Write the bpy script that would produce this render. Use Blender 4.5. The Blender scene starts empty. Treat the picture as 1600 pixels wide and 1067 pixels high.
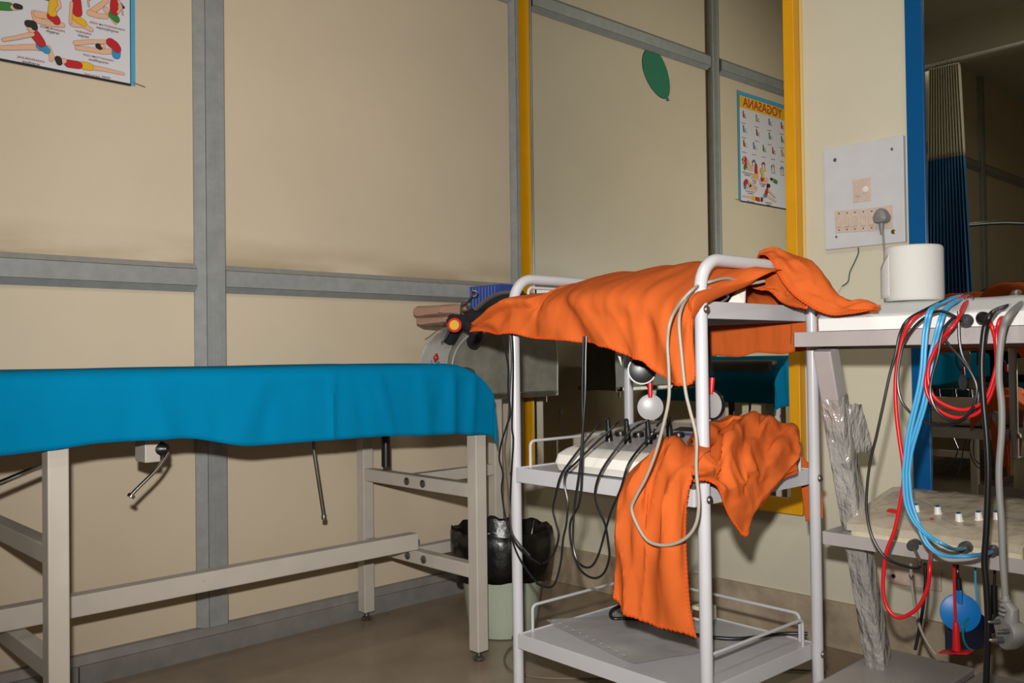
import bpy, bmesh, math, random
from mathutils import Vector, Matrix, noise
random.seed(7)
S = bpy.context.scene
COL = S.collection
PI = math.pi

# ------------------------------------------------------------------ camera, light, exposure
CX, CY, CZ = -2.5037, -2.56529, 0.86792
YAW, PIT, ROLL, F = 0.81132, 0.0153, -0.01286, 1401.166
fw = Vector((math.cos(YAW)*math.cos(PIT), math.sin(YAW)*math.cos(PIT), math.sin(PIT)))
rt = fw.cross(Vector((0, 0, 1))).normalized()
up = rt.cross(fw)
rt, up = rt*math.cos(ROLL)+up*math.sin(ROLL), -rt*math.sin(ROLL)+up*math.cos(ROLL)
CAM = Vector((CX, CY, CZ))
cd = bpy.data.cameras.new('camera'); cam = bpy.data.objects.new('camera', cd); COL.objects.link(cam)
M = Matrix((rt, up, -fw)).transposed().to_4x4(); M.translation = CAM
cam.matrix_world = M
cd.sensor_width = 36; cd.lens = 36*F/1600; cd.clip_start = 0.05
S.camera = cam

w = bpy.data.worlds.new('world'); S.world = w; w.use_nodes = True
bg = w.node_tree.nodes['Background']; bg.inputs[0].default_value = (1, .93, .8, 1); bg.inputs[1].default_value = .36

def light(name, kind, loc, energy, color=(1, 1, 1), **k):
    l = bpy.data.lights.new(name, kind); l.energy = energy; l.color = color
    for a, b in k.items(): setattr(l, a, b)
    o = bpy.data.objects.new(name, l); COL.objects.link(o); o.location = loc
    return o
# the camera's own flash unit: a narrow beam, a hand above the lens
fl = light('camera_flash', 'SPOT', CAM+up*.13-rt*.03, 214, (1, .975, .93), spot_size=math.radians(93), spot_blend=.95, shadow_soft_size=.018)
fl.rotation_euler = (fw+up*.03).to_track_quat('-Z', 'Y').to_euler()
# soft ceiling lighting of the room
for y_ in (-1.9, -3.1): light('ceiling_light', 'AREA', (-2.2, y_, 2.96), 14, (1, .94, .8), shape='RECTANGLE', size=1.25, size_y=.07)
S.view_settings.view_transform = 'Standard'; S.view_settings.look = 'None'
S.view_settings.exposure = 0; S.view_settings.gamma = 1
S.cycles.max_bounces = 8; S.cycles.caustics_reflective = False; S.cycles.caustics_refractive = False
S.cycles.use_denoising = True; S.cycles.sample_clamp_indirect = 4
S.cycles.transparent_max_bounces = 12

# ------------------------------------------------------------------ helpers
def ray(px, py):
    return (fw*F + rt*(px-800) + up*(533.5-py)).normalized()
def at(px, py, ax, v):
    """point of the plane x=v / y=v / z=v seen at a pixel of the photograph"""
    d = ray(px, py); i = 'xyz'.index(ax)
    return CAM + d*((v-CAM[i])/d[i])
def atp(px, py, P0, n):
    d = ray(px, py); P0 = Vector(P0); n = Vector(n)
    return CAM + d*((P0-CAM).dot(n)/d.dot(n))

def lin(c):
    return tuple(((x/255)/12.92 if x/255 <= .04045 else ((x/255+.055)/1.055)**2.4) for x in c)
def mat(name, rgb, rough=.5, metal=0, var=.0, scale=8, bump=0, bscale=60, stretch=None, chips=None, spec=.5, rgb2=None, chip_scale=14, chip_at=.66, coat=0, alpha=1, trans=0, sheen=0):
    m = bpy.data.materials.new(name); m.use_nodes = True
    n = m.node_tree.nodes; l = m.node_tree.links; b = n['Principled BSDF']
    c = lin(rgb)
    b.inputs['Base Color'].default_value = (*c, 1); b.inputs['Roughness'].default_value = rough
    b.inputs['Metallic'].default_value = metal; b.inputs['Specular IOR Level'].default_value = spec
    b.inputs['Coat Weight'].default_value = coat; b.inputs['Alpha'].default_value = alpha
    b.inputs['Transmission Weight'].default_value = trans
    if sheen: b.inputs['Sheen Weight'].default_value = sheen
    tc = n.new('ShaderNodeTexCoord'); mp = n.new('ShaderNodeMapping'); l.new(tc.outputs['Object'], mp.inputs[0])
    if stretch: mp.inputs['Scale'].default_value = stretch
    src = None
    if var or rgb2:
        t = n.new('ShaderNodeTexNoise'); t.inputs['Scale'].default_value = scale; t.inputs['Detail'].default_value = 6; t.inputs['Roughness'].default_value = .6
        l.new(mp.outputs[0], t.inputs['Vector'])
        r = n.new('ShaderNodeValToRGB'); r.color_ramp.elements[0].position = .3; r.color_ramp.elements[1].position = .7
        c2 = lin(rgb2) if rgb2 else tuple(max(0, x*(1-var)) for x in c)
        r.color_ramp.elements[0].color = (*c2, 1); r.color_ramp.elements[1].color = (*(c if rgb2 else tuple(min(1, x*(1+var*.5)) for x in c)), 1)
        l.new(t.outputs['Fac'], r.inputs[0]); src = r.outputs[0]
    if chips:
        t = n.new('ShaderNodeTexNoise'); t.inputs['Scale'].default_value = chip_scale; t.inputs['Detail'].default_value = 8; t.inputs['Roughness'].default_value = .7
        l.new(tc.outputs['Object'], t.inputs['Vector'])
        r = n.new('ShaderNodeValToRGB'); r.color_ramp.elements[0].position = chip_at; r.color_ramp.elements[1].position = chip_at+.02
        r.color_ramp.elements[0].color = (0, 0, 0, 1); r.color_ramp.elements[1].color = (1, 1, 1, 1)
        l.new(t.outputs['Fac'], r.inputs[0])
        x = n.new('ShaderNodeMixRGB'); l.new(r.outputs[0], x.inputs[0])
        if src: l.new(src, x.inputs[1])
        else: x.inputs[1].default_value = (*c, 1)
        x.inputs[2].default_value = (*lin(chips), 1); src = x.outputs[0]
    if src: l.new(src, b.inputs['Base Color'])
    if bump:
        t = n.new('ShaderNodeTexNoise'); t.inputs['Scale'].default_value = bscale; t.inputs['Detail'].default_value = 4
        l.new(mp.outputs[0], t.inputs['Vector'])
        bp = n.new('ShaderNodeBump'); bp.inputs['Strength'].default_value = bump; bp.inputs['Distance'].default_value = .02 if 'film_wrap' in name else .006 if 'film' in name else .004
        l.new(t.outputs['Fac'], bp.inputs['Height']); l.new(bp.outputs[0], b.inputs['Normal'])
    return m

class MB:
    def __init__(s): s.v = []; s.f = []; s.m = []; s.mats = []; s.smooth = []
    def mi(s, m):
        if m not in s.mats: s.mats.append(m)
        return s.mats.index(m)
    def add(s, vs, fs, m=None, smooth=False):
        o = len(s.v); s.v += [Vector(v) for v in vs]; k = s.mi(m)
        for f in fs: s.f.append([o+i for i in f]); s.m.append(k); s.smooth.append(smooth)
        return s
    def box(s, a, b, m=None, bev=0, R=None, seg=2):
        a = Vector(a); b = Vector(b); lo = Vector((min(a.x, b.x), min(a.y, b.y), min(a.z, b.z))); hi = Vector((max(a.x, b.x), max(a.y, b.y), max(a.z, b.z)))
        bm = bmesh.new(); bmesh.ops.create_cube(bm, size=1)
        for v in bm.verts: v.co = Vector((v.co.x*(hi.x-lo.x), v.co.y*(hi.y-lo.y), v.co.z*(hi.z-lo.z)))
        if bev: bmesh.ops.bevel(bm, geom=bm.edges[:], offset=bev, segments=seg, affect='EDGES', profile=.5)
        c = (lo+hi)/2
        vs = [((R @ v.co) if R else v.co)+c for v in bm.verts]; bm.verts.ensure_lookup_table()
        fs = [[v.index for v in f.verts] for f in bm.faces]; bm.free()
        return s.add(vs, fs, m, bev > .01)
    def bar(s, p, q, wd, ht, m=None, side=(0, 0, 1), bev=.002):
        p = Vector(p); q = Vector(q); d = (q-p); L = d.length; d.normalize(); u = Vector(side); x = d.cross(u).normalized(); u = x.cross(d)
        R = Matrix((d, x, u)).transposed(); c = (p+q)/2
        bm = bmesh.new(); bmesh.ops.create_cube(bm, size=1)
        for v in bm.verts: v.co = Vector((v.co.x*L, v.co.y*wd, v.co.z*ht))
        if bev: bmesh.ops.bevel(bm, geom=bm.edges[:], offset=bev, segments=2, affect='EDGES', profile=.5)
        vs = [R @ v.co + c for v in bm.verts]; fs = [[v.index for v in f.verts] for f in bm.faces]; bm.free()
        return s.add(vs, fs, m, bev > .01)
    def tube(s, pts, r, m=None, n=10, smooth=0, flat=1.0, closed=False):
        P = [Vector(p) for p in pts]
        if smooth: P = catmull(P, smooth, closed)
        N = len(P); rr = r if callable(r) else (lambda t: r)
        vs = []; fs = []; t0 = None; x = None
        for i in range(N):
            if closed: t = (P[(i+1) % N]-P[i-1])
            else: t = (P[min(i+1, N-1)]-P[max(i-1, 0)])
            if t.length < 1e-9: t = Vector((0, 0, 1))
            t.normalize()
            if x is None:
                a = Vector((0, 0, 1)) if abs(t.z) < .9 else Vector((1, 0, 0)); x = t.cross(a).normalized()
            else:
                x = (x - t*x.dot(t)); x = x.normalized() if x.length > 1e-6 else t.orthogonal().normalized()
            y = t.cross(x)
            R_ = rr(i/(N-1))
            for k in range(n):
                a = 2*PI*k/n; vs.append(P[i] + x*math.cos(a)*R_ + y*math.sin(a)*R_*flat)
        for i in range(N if closed else N-1):
            j = (i+1) % N
            for k in range(n): fs.append([i*n+k, i*n+(k+1) % n, j*n+(k+1) % n, j*n+k])
        if not closed:
            fs.append(list(range(n))[::-1]); fs.append([(N-1)*n+k for k in range(n)])
        return s.add(vs, fs, m, True)
    def cyl(s, p, q, r, m=None, n=20, r2=None): 
        return s.tube([p, q], (lambda t: r if t < .5 else (r if r2 is None else r2)), m, n)
    def lathe(s, c, prof, m=None, n=28, axis=(0, 0, 1), closed=False):
        c = Vector(c); z = Vector(axis).normalized(); x = z.orthogonal().normalized(); y = z.cross(x)
        vs = []; fs = []
        for (r, h) in prof:
            for k in range(n):
                a = 2*PI*k/n; vs.append(c + z*h + x*r*math.cos(a) + y*r*math.sin(a))
        K = len(prof)
        for i in range(K-1):
            for k in range(n): fs.append([i*n+k, i*n+(k+1) % n, (i+1)*n+(k+1) % n, (i+1)*n+k])
        if prof[0][0] > 1e-5: fs.append(list(range(n))[::-1])
        if prof[-1][0] > 1e-5: fs.append([(K-1)*n+k for k in range(n)])
        return s.add(vs, fs, m, True)
    def prism(s, poly, d, m=None):
        """extrude a closed 3D polygon by vector d"""
        P = [Vector(p) for p in poly]; n = len(P); d = Vector(d)
        vs = P+[p+d for p in P]; fs = [list(range(n))[::-1], [n+i for i in range(n)]]+[[i, (i+1) % n, n+(i+1) % n, n+i] for i in range(n)]
        return s.add(vs, fs, m)
    def sheet(s, grid, m=None):
        R = len(grid); C = len(grid[0]); vs = [p for row in grid for p in row]
        fs = [[r*C+c, r*C+c+1, (r+1)*C+c+1, (r+1)*C+c] for r in range(R-1) for c in range(C-1)]
        return s.add(vs, fs, m, True)
    def build(s, name, m=None, parent=None, origin=None, wn=True):
        me = bpy.data.meshes.new(name); o = bpy.data.objects.new(name, me); COL.objects.link(o)
        if parent is not None:
            o.parent = parent; off = parent_world(parent)
        else: off = Vector((0, 0, 0))
        org = Vector(origin) if origin is not None else off
        if origin is None and parent is None:
            lo = [min(v[i] for v in s.v) for i in range(3)]; hi = [max(v[i] for v in s.v) for i in range(3)]
            org = Vector(((lo[0]+hi[0])/2, (lo[1]+hi[1])/2, lo[2]))
        me.from_pydata([v-org for v in s.v], [], s.f)
        o.location = org-off
        for k in s.mats: me.materials.append(k or m)
        for i, p in enumerate(me.polygons): p.material_index = s.m[i]; p.use_smooth = s.smooth[i]
        me.update()
        bm = bmesh.new(); bm.from_mesh(me); bmesh.ops.recalc_face_normals(bm, faces=bm.faces[:]); bm.to_mesh(me); bm.free()
        if any(s.smooth):
            try: me.set_sharp_from_angle(angle=math.radians(40))
            except Exception: pass
        return o
def parent_world(o):
    v = Vector((0, 0, 0))
    while o is not None: v = v + o.location; o = o.parent
    return v
def catmull(P, k, closed=False):
    out = []; N = len(P); rng = range(N if closed else N-1)
    for i in rng:
        if closed: a, b, c, d = P[i-1], P[i], P[(i+1) % N], P[(i+2) % N]
        else: a, b, c, d = P[max(i-1, 0)], P[i], P[i+1], P[min(i+2, N-1)]
        for j in range(k):
            t = j/k
            out.append(.5*((2*b)+(c-a)*t+(2*a-5*b+4*c-d)*t*t+(3*b-a-3*c+d)*t*t*t))
    if not closed: out.append(P[-1].copy())
    return out
def tag(o, label, cat, group=None):
    o['label'] = label; o['category'] = cat
    if group: o['group'] = group
    return o
def thing(name, loc, label, cat, group=None):
    o = bpy.data.objects.new(name, None); COL.objects.link(o); o.location = loc; o.empty_display_size = .05
    return tag(o, label, cat, group)
def struct(o): o['kind'] = 'structure'; return o

# ------------------------------------------------------------------ materials
LAM = mat('cream_laminate', (208, 192, 168), .42, var=.05, scale=2.2, bump=.03, bscale=300)
PLAS = mat('cream_plaster', (210, 203, 182), .6, var=.05, scale=3, bump=.12, bscale=40, chips=(178, 160, 128), chip_scale=5, chip_at=.74)
ALU = mat('dull_aluminium', (158, 160, 160), .36, metal=.22, var=.12, scale=30, stretch=(1, 1, 1), bump=.04, bscale=200)
ALUD = mat('worn_aluminium', (138, 134, 130), .45, metal=.2, var=.18, scale=16, bump=.05, bscale=120)
FLOOR = mat('stained_stone_floor', (158, 141, 123), .3, rgb2=(128, 112, 96), scale=3.2, bump=.06, bscale=14, chips=(98, 80, 66), chip_scale=5, chip_at=.64)
SKIRT = mat('dirty_marble', (190, 174, 150), .5, rgb2=(142, 126, 106), scale=9, bump=.1, bscale=30)
def dirt_above(m, levels, dirt=(150, 128, 98), h=.06):
    n = m.node_tree.nodes; l = m.node_tree.links; b = n['Principled BSDF']; old = b.inputs['Base Color'].links[0].from_socket
    tc = n.new('ShaderNodeTexCoord'); sx = n.new('ShaderNodeSeparateXYZ'); l.new(tc.outputs['Object'], sx.inputs[0])
    t = n.new('ShaderNodeTexNoise'); t.inputs['Scale'].default_value = 2.6; t.inputs['Detail'].default_value = 5; mp = n.new('ShaderNodeMapping'); mp.inputs['Scale'].default_value = (1, 1, 5); l.new(tc.outputs['Object'], mp.inputs[0]); l.new(mp.outputs[0], t.inputs['Vector'])
    for z in levels:
        r = n.new('ShaderNodeMapRange'); r.inputs['From Min'].default_value = z; r.inputs['From Max'].default_value = z+h*1.6; r.inputs['To Min'].default_value = 1; r.inputs['To Max'].default_value = 0
        l.new(sx.outputs[2], r.inputs['Value'])
        g = n.new('ShaderNodeMath'); g.operation = 'GREATER_THAN'; g.inputs[1].default_value = z-.03; l.new(sx.outputs[2], g.inputs[0])
        k = n.new('ShaderNodeMapRange'); k.inputs['From Min'].default_value = .35; k.inputs['From Max'].default_value = .6; l.new(t.outputs['Fac'], k.inputs['Value'])
        m1 = n.new('ShaderNodeMath'); m1.operation = 'MULTIPLY'; l.new(r.outputs[0], m1.inputs[0]); l.new(g.outputs[0], m1.inputs[1])
        m2 = n.new('ShaderNodeMath'); m2.operation = 'MULTIPLY'; l.new(m1.outputs[0], m2.inputs[0]); l.new(k.outputs[0], m2.inputs[1])
        m3 = n.new('ShaderNodeMath'); m3.operation = 'MULTIPLY'; m3.inputs[1].default_value = .62; l.new(m2.outputs[0], m3.inputs[0])
        x = n.new('ShaderNodeMixRGB'); l.new(m3.outputs[0], x.inputs[0]); l.new(old, x.inputs[1]); x.inputs[2].default_value = (*lin(dirt), 1); old = x.outputs[0]
    l.new(old, b.inputs['Base Color'])
dirt_above(LAM, (1.15,))
CEIL = mat('ceiling_paint', (205, 205, 190), .8, var=.04, scale=2)
YEL = mat('yellow_paint', (222, 158, 8), .38, var=.06, scale=12, bump=.03)
BLUEF = mat('blue_paint', (0, 84, 142), .3, var=.05, scale=10, bump=.03)
WHITE = mat('white_enamel', (186, 185, 189), .28, var=.03, scale=14, chips=(120, 110, 104), chip_scale=26, chip_at=.78)
CREAMM = mat('cream_enamel', (188, 180, 170), .38, var=.07, scale=9, chips=(70, 52, 44), chip_scale=19, chip_at=.72)
GREYM = mat('grey_enamel', (166, 159, 157), .42, var=.06, scale=10, chips=(98, 62, 54), chip_scale=11, chip_at=.68)
CHROME = mat('chrome', (205, 205, 205), .16, metal=1)
STEEL = mat('tarnished_steel', (120, 115, 108), .4, metal=.85, var=.2, scale=40)
TEAL = mat('teal_cotton', (0, 114, 158), .9, var=.07, scale=5, bump=.18, bscale=420, spec=.04)
ORANGE = mat('orange_cotton', (192, 90, 38), .88, var=.07, scale=9, bump=.25, bscale=520, spec=.1)
ORANGED = mat('orange_thread', (206, 70, 12), .9, spec=.1)
BLACK = mat('black_rubber', (20, 20, 22), .35)
BLACKM = mat('black_cloth', (22, 21, 24), .8, bump=.3, bscale=200)
POLY = mat('black_polythene', (16, 15, 15), .3, bump=.5, bscale=40, var=.2)
RED = mat('red_plastic', (200, 22, 30), .35)
BLUEC = mat('blue_cable', (60, 150, 196), .4)
GREYC = mat('grey_cable', (128, 127, 125), .5)
BEIGEC = mat('beige_cable', (152, 142, 130), .5)
WPL = mat('white_plastic', (226, 222, 214), .4, var=.02, scale=20)
CRPL = mat('cream_plastic', (216, 206, 178), .4, var=.05, scale=14, bump=.1, bscale=60)
GPL = mat('grey_panel', (160, 158, 158), .35, var=.05, scale=20)
FILM = mat('wrinkled_film_grey', (150, 140, 124), .22, var=.18, scale=14, bump=.7, bscale=26)
WRAP = mat('silver_film_wrap', (196, 192, 188), .16, metal=.4, var=.22, scale=26, bump=1, bscale=48, stretch=(1, 1, .35))
PAPER = mat('white_tissue', (188, 186, 183), .9, bump=.15, bscale=220, spec=.1)
BIN = mat('pale_green_plastic', (170, 178, 160), .4, var=.05, scale=8)
GBAG = mat('grey_cover_cloth', (138, 136, 124), .6, rgb2=(112, 110, 100), scale=16, bump=.25, bscale=60)
BOARD = mat('grey_white_board', (204, 204, 208), .4, var=.05, scale=16, chips=(170, 160, 150), chip_scale=7, chip_at=.72)
IVORY = mat('aged_ivory_plastic', (206, 186, 172), .4, var=.12, scale=60)
BRASS = mat('brass_screw', (150, 120, 60), .35, metal=.8)
PINK = mat('dusky_pink_towel', (176, 140, 120), .9, bump=.4, bscale=150, spec=.1)
NAVY = mat('blue_plastic', (34, 60, 140), .35)
DNAVY = mat('navy_rubber', (24, 28, 52), .4)
SKY = mat('bright_blue_disc', (0, 112, 190), .4)
DGREEN = mat('dark_green_blanket', (6, 70, 74), .9, var=.15, scale=6, bump=.2, bscale=60)
CURW = mat('white_net_curtain', (196, 190, 172), .85)
CURB = mat('blue_curtain', (44, 100, 150), .85)
SKIN = mat('printed_skin', (226, 176, 142), .6)
INK = mat('printed_black', (26, 22, 24), .6)
PRED = mat('printed_red', (184, 20, 28), .6)
PYEL = mat('printed_yellow', (226, 176, 20), .6)
PGRN = mat('printed_green', (44, 128, 44), .6)
PBLU = mat('printed_blue', (40, 140, 196), .6)
PCAP = mat('printed_maroon', (136, 26, 44), .6)
PWHT = mat('poster_white', (214, 212, 220), .4)
PBRD = mat('poster_light_blue', (76, 162, 200), .35)
BALL = mat('mural_green', (0, 118, 84), .5)
LGLASS = mat('clear_film', (225, 228, 228), .08, alpha=.28, spec=.8, bump=.4, bscale=30)
def mirror_mat(name, tint, rough=0.0):
    m = bpy.data.materials.new(name); m.use_nodes = True; n = m.node_tree.nodes; l = m.node_tree.links; n.clear()
    g = n.new('ShaderNodeBsdfGlossy'); g.inputs['Color'].default_value = (*tint, 1); g.inputs['Roughness'].default_value = rough
    o = n.new('ShaderNodeOutputMaterial'); l.new(g.outputs[0], o.inputs[0]); return m
MIRR = mirror_mat('silvered_mirror', (.80, .82, .76))
MIRR2 = mirror_mat('silvered_mirror_aged', (.78, .79, .74))
def emit(name, rgb, s):
    m = bpy.data.materials.new(name); m.use_nodes = True; n = m.node_tree.nodes; b = n['Principled BSDF']
    b.inputs['Emission Color'].default_value = (*rgb, 1); b.inputs['Emission Strength'].default_value = s; return m

# ------------------------------------------------------------------ the room
XB, YF, ZC = -6.6, -4.2, 3.02
def slab(name, a, b, m): return struct(MB().box(a, b, m).build(name))
slab('floor', (XB-.1, YF-.1, -.1), (.1, .1, 0), FLOOR)
slab('ceiling', (XB-.1, YF-.1, ZC), (.1, .1, ZC+.1), CEIL)
slab('wall_left', (XB-.1, 0, 0), (.1, .1, ZC), LAM)
slab('wall_right', (0, YF-.1, 0), (.1, 0, ZC), PLAS)
slab('wall_back', (XB-.1, YF-.1, 0), (XB, 0, ZC), PLAS)
slab('wall_front', (XB, YF-.1, 0), (0, YF, ZC), PLAS)
slab('trim_1', (-3.76, YF, 2.76), (-3.66, -.03, ZC), CEIL)          # header beam over the cubicle
# partition grid: aluminium bars with sloped beads on both sides
def hbar(name, x0, x1, z0, z1, d=.026, bead=.012):
    prof = [(0, z0), (-.008, z0), (-d, z0+.017), (-d, z1-.016), (-.008, z1), (0, z1)]
    b = MB(); b.prism([(x0, y, z) for y, z in prof], (x1-x0, 0, 0), ALU)
    for z in (z0+.0175, z1-.0175): b.box((x0, -d-.0006, z), (x1, -d+.002, z+.0012), INK)
    return struct(b.build(name))
def vbar(name, x0, x1, z0, z1, d=.03, bead=.016):
    prof = [(x0, 0), (x0, -.008), (x0+bead, -d), (x1-.006, -d), (x1, -d+.006), (x1, 0)]
    b = MB(); b.prism([(x, y, z0) for x, y in prof], (0, 0, z1-z0), ALU)
    b.box((x0+bead, -d-.0006, z0), (x0+bead+.0013, -d+.002, z1), INK)
    for k in (.52, .62, .72):
        x = x0+(x1-x0)*k; b.box((x, -d-.0012, z0), (x+.002, -d+.002, z1), ALU)
    return struct(b.build(name))
vx = [-.070, -1.362, -2.62, -3.88, -5.14, -6.4]
n = 2
for x in vx:
    vbar('trim_%d' % n, x, (-.034 if x == vx[0] else x+.09), 0.08, ZC, bead=(.012 if x == vx[0] else .026)); n += 1
for z0, z1 in ((1.066, 1.15), (2.262, 2.345)):
    for i in range(len(vx)-1):
        hbar('trim_%d' % n, vx[i+1]+.09, vx[i], z0, z1); n += 1
b = MB(); b.prism([(XB, 0, .0), (XB, -.034, .0), (XB, -.034, .055), (XB, -.026, .056), (XB, -.016, .078), (XB, 0, .08)], (-XB-.05, 0, 0), ALUD)
for x in (-1.70, -3.3): b.box((x, -.0348, 0), (x+.003, -.03, .055), INK)
struct(b.build('baseboard_left'))
b = MB().box((-.018, YF, 0), (0, -.0, .135), SKIRT, .002)
struct(b.build('baseboard_right'))

def mirror(name, y0, y1, z0, z1, fwid, m, glass, label, ft=.019, turn=0):
    t = thing(name, (0, y0, z0), label, 'mirror'); t.rotation_euler.z = turn
    g = MB().box((-.012, y0-.01, z0+.01), (-.004, y1+.01, z1-.01), glass); g.build('mirror_glass', glass, t)
    fw2 = .036 if turn else fwid
    for nm, a, c, *far in (('frame_side', (y0, z0), (y0-fwid-(.007 if turn else 0), z1)), ('frame_side', (y1+fw2, z0), (y1, z1), 1), ('frame_rail', (y0-fwid, z0), (y1+fw2, z0+fwid)), ('frame_rail', (y0-fwid, z1-fwid), (y1+fw2, z1))):
        MB().box((-ft, a[0], a[1]), ((-y1*abs(turn)-.002 if far else -.0005), c[0], c[1]), m, .002).build(nm, m, t)
    return t
wm = mirror('wall_mirror', -.004, -1.213, .378, 2.66, .048, YEL, MIRR, 'tall wall mirror in a yellow painted frame beside the corner', turn=-.015)
b = MB(); q = atp(875, 643, (-.018, -.16, 0), (1, 0, 0)); b.box((-.0135, q.y-.004, q.z-.012), (-.0118, q.y+.004, q.z+.012), INK)
for i in range(18): z_ = q.z-.022-.0052*i; b.box((-.0135, q.y-.0022, z_), (-.0118, q.y+.0022, z_+.0024), INK)
mk = b.build('printed_mark', INK, wm)
mirror('wall_mirror', -1.535, -2.95, .378, 2.66, .048, BLUEF, MIRR2, 'tall wall mirror in a blue painted frame right of the switchboard')
# old tape along the outer edge of the yellow frame
tag(MB().box((-.004, -1.2225, 1.0), (-.0005, -1.2145, 2.2), mat('clear_tape', (214, 190, 120), .2)).build('adhesive_tape'), 'thin strip of old clear tape down the plaster beside the yellow frame', 'tape')

# ------------------------------------------------------------------ posters and mural
def flatpoly(b, pts, m, y, n=None): b.add([(p[0], y, p[1]) for p in pts], [list(range(len(pts)))], m)
def capsule(b, pts, w0, w1, m, y):
    """flat tapered limb: discs joined by quads"""
    N = len(pts)
    for i in range(N):
        r = (w0+(w1-w0)*i/max(1, N-1))/2; c = pts[i]
        flatpoly(b, [(c[0]+r*math.cos(a*PI/6), c[1]+r*math.sin(a*PI/6)) for a in range(12)], m, y-.00002*i)
        if i < N-1:
            d = pts[i+1]; L = math.hypot(d[0]-c[0], d[1]-c[1]) or 1; nx, nz = -(d[1]-c[1])/L, (d[0]-c[0])/L
            r2 = (w0+(w1-w0)*(i+1)/max(1, N-1))/2
            flatpoly(b, [(c[0]+nx*r, c[1]+nz*r), (d[0]+nx*r2, d[1]+nz*r2), (d[0]-nx*r2, d[1]-nz*r2), (c[0]-nx*r, c[1]-nz*r)], m, y-.00001-.00002*i)
def wl(px, py):   # pixel of the photo -> (x, z) on the left wall
    p = at(px, py, 'y', -.003); return (p.x, p.z)
YP = -.0045
def limbs(b, strokes, conv, sc):
    k = 0
    for (m, w0, w1, pts) in strokes:
        P = [conv(*q) for q in pts]; y = YP-.0003*k
        capsule(b, P, w0*sc+.0014, w1*sc+.0014, INK, y); capsule(b, P, w0*sc, w1*sc, m, y-.00015); k += 1
def text(s, loc, size, m, parent, name='caption', align='CENTER', rot=None):
    c = bpy.data.curves.new(name, 'FONT'); c.body = s; c.size = size; c.align_x = align; c.align_y = 'CENTER'; c.offset = size*.012
    o = bpy.data.objects.new(name, c); COL.objects.link(o)
    dg = bpy.context.evaluated_depsgraph_get(); me = bpy.data.meshes.new_from_object(o.evaluated_get(dg)); bpy.data.objects.remove(o)
    o = bpy.data.objects.new(name, me); COL.objects.link(o)
    me.materials.clear(); me.materials.append(m)
    o.parent = parent; o.location = Vector(loc)-parent_world(parent)
    o.rotation_euler = rot or (PI/2, 0, 0)
    return o
PX0, PX1, PZ0, PZ1 = -1.99, -1.529, 1.640, 2.215
ps = thing('wall_poster', (PX0, 0, PZ0), 'yoga exercise poster with a light blue border on the cream partition', 'poster')
MB().box((PX0, -.0026, PZ0+.004), (PX1, -.0006, PZ1), PBRD).build('border', PBRD, ps)
b = MB(); b.box((PX0+.013, -.0031, PZ0+.001), (PX1-.0125, -.0027, PZ1-.02), INK); b.box((PX0+.0155, -.0036, PZ0+.008), (PX1-.015, -.0031, PZ1-.022), PWHT)
b.build('printed_sheet', PWHT, ps)
MB().box((PX0+.016, -.0041, PZ1-.085), (PX1-.0155, -.0036, PZ1-.024), PYEL).build('header_band', PYEL, ps)
text('YOGASANA', ((PX0+PX1)/2, -.0045, PZ1-.055), .068, PRED, ps, 'title')
cv = lambda x, y: wl(x/4, y/4)     # crop pixels (4x) of the photo's top left corner
fb = MB(); k = .0001
u = .00062    # metres per crop pixel, about
figs = [
 [(SKIN, 26, 20, [(215, 85), (225, 125), (310, 150), (390, 158)]), (SKIN, 28, 24, [(230, 90), (290, 100), (330, 110)]), (PRED, 34, 34, [(318, 105), (345, 120), (350, 132)]), (PYEL, 36, 34, [(325, 80), (330, 40), (335, 5)]), (SKIN, 14, 11, [(365, 10), (372, 40), (350, 65)])],
 [(SKIN, 26, 20, [(462, 90), (452, 150), (520, 160), (568, 186)]), (PYEL, 34, 30, [(470, 105), (490, 125), (520, 145)]), (PRED, 40, 36, [(482, 78), (480, 40), (478, 5)]), (SKIN, 12, 10, [(446, 20), (440, 90), (438, 145)])],
 [(SKIN, 24, 20, [(565, 80), (620, 40), (665, 5)]), (SKIN, 26, 20, [(560, 82), (610, 98), (660, 105)]), (SKIN, 24, 18, [(660, 60), (690, 100), (720, 140)]), (PGRN, 34, 30, [(700, 95), (720, 115), (725, 122)]), (PRED, 36, 32, [(712, 72), (710, 40), (712, 8)]), (SKIN, 12, 10, [(740, 10), (752, 50), (735, 80)])],
 [(SKIN, 22, 16, [(300, 300), (325, 360), (318, 375)]), (SKIN, 26, 18, [(265, 300), (200, 295), (90, 298), (10, 300)]), (PBLU, 34, 30, [(250, 290), (272, 300), (290, 315)]), (PRED, 40, 36, [(215, 215), (235, 240), (255, 270)]), (SKIN, 18, 14, [(200, 215), (110, 235), (20, 250)]), (SKIN, 30, 28, [(190, 175), (195, 185)]), (INK, 30, 26, [(175, 150), (205, 152), (213, 172)])],
 [(SKIN, 24, 18, [(730, 320), (650, 325), (560, 310), (480, 300)]), (PBLU, 38, 36, [(725, 325), (725, 345)]), (SKIN, 20, 16, [(470, 270), (560, 262), (660, 262)]), (PRED, 40, 38, [(690, 268), (715, 285), (728, 305)]), (INK, 24, 22, [(612, 290), (622, 297)]), (SKIN, 18, 16, [(640, 288), (646, 292)])],
 [(SKIN, 22, 12, [(560, 420), (650, 435), (770, 462)]), (PYEL, 34, 32, [(520, 410), (560, 418)]), (PRED, 34, 32, [(425, 398), (490, 408)]), (SKIN, 22, 20, [(390, 385), (400, 380)]), (INK, 28, 24, [(362, 372), (368, 392)])],
 [(PGRN, 36, 34, [(-20, 36), (60, 42)]), (SKIN, 20, 18, [(80, 48), (105, 50)]), (INK, 24, 20, [(100, 40), (125, 45)])],
]
for f in figs: limbs(fb, f, cv, u)
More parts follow.
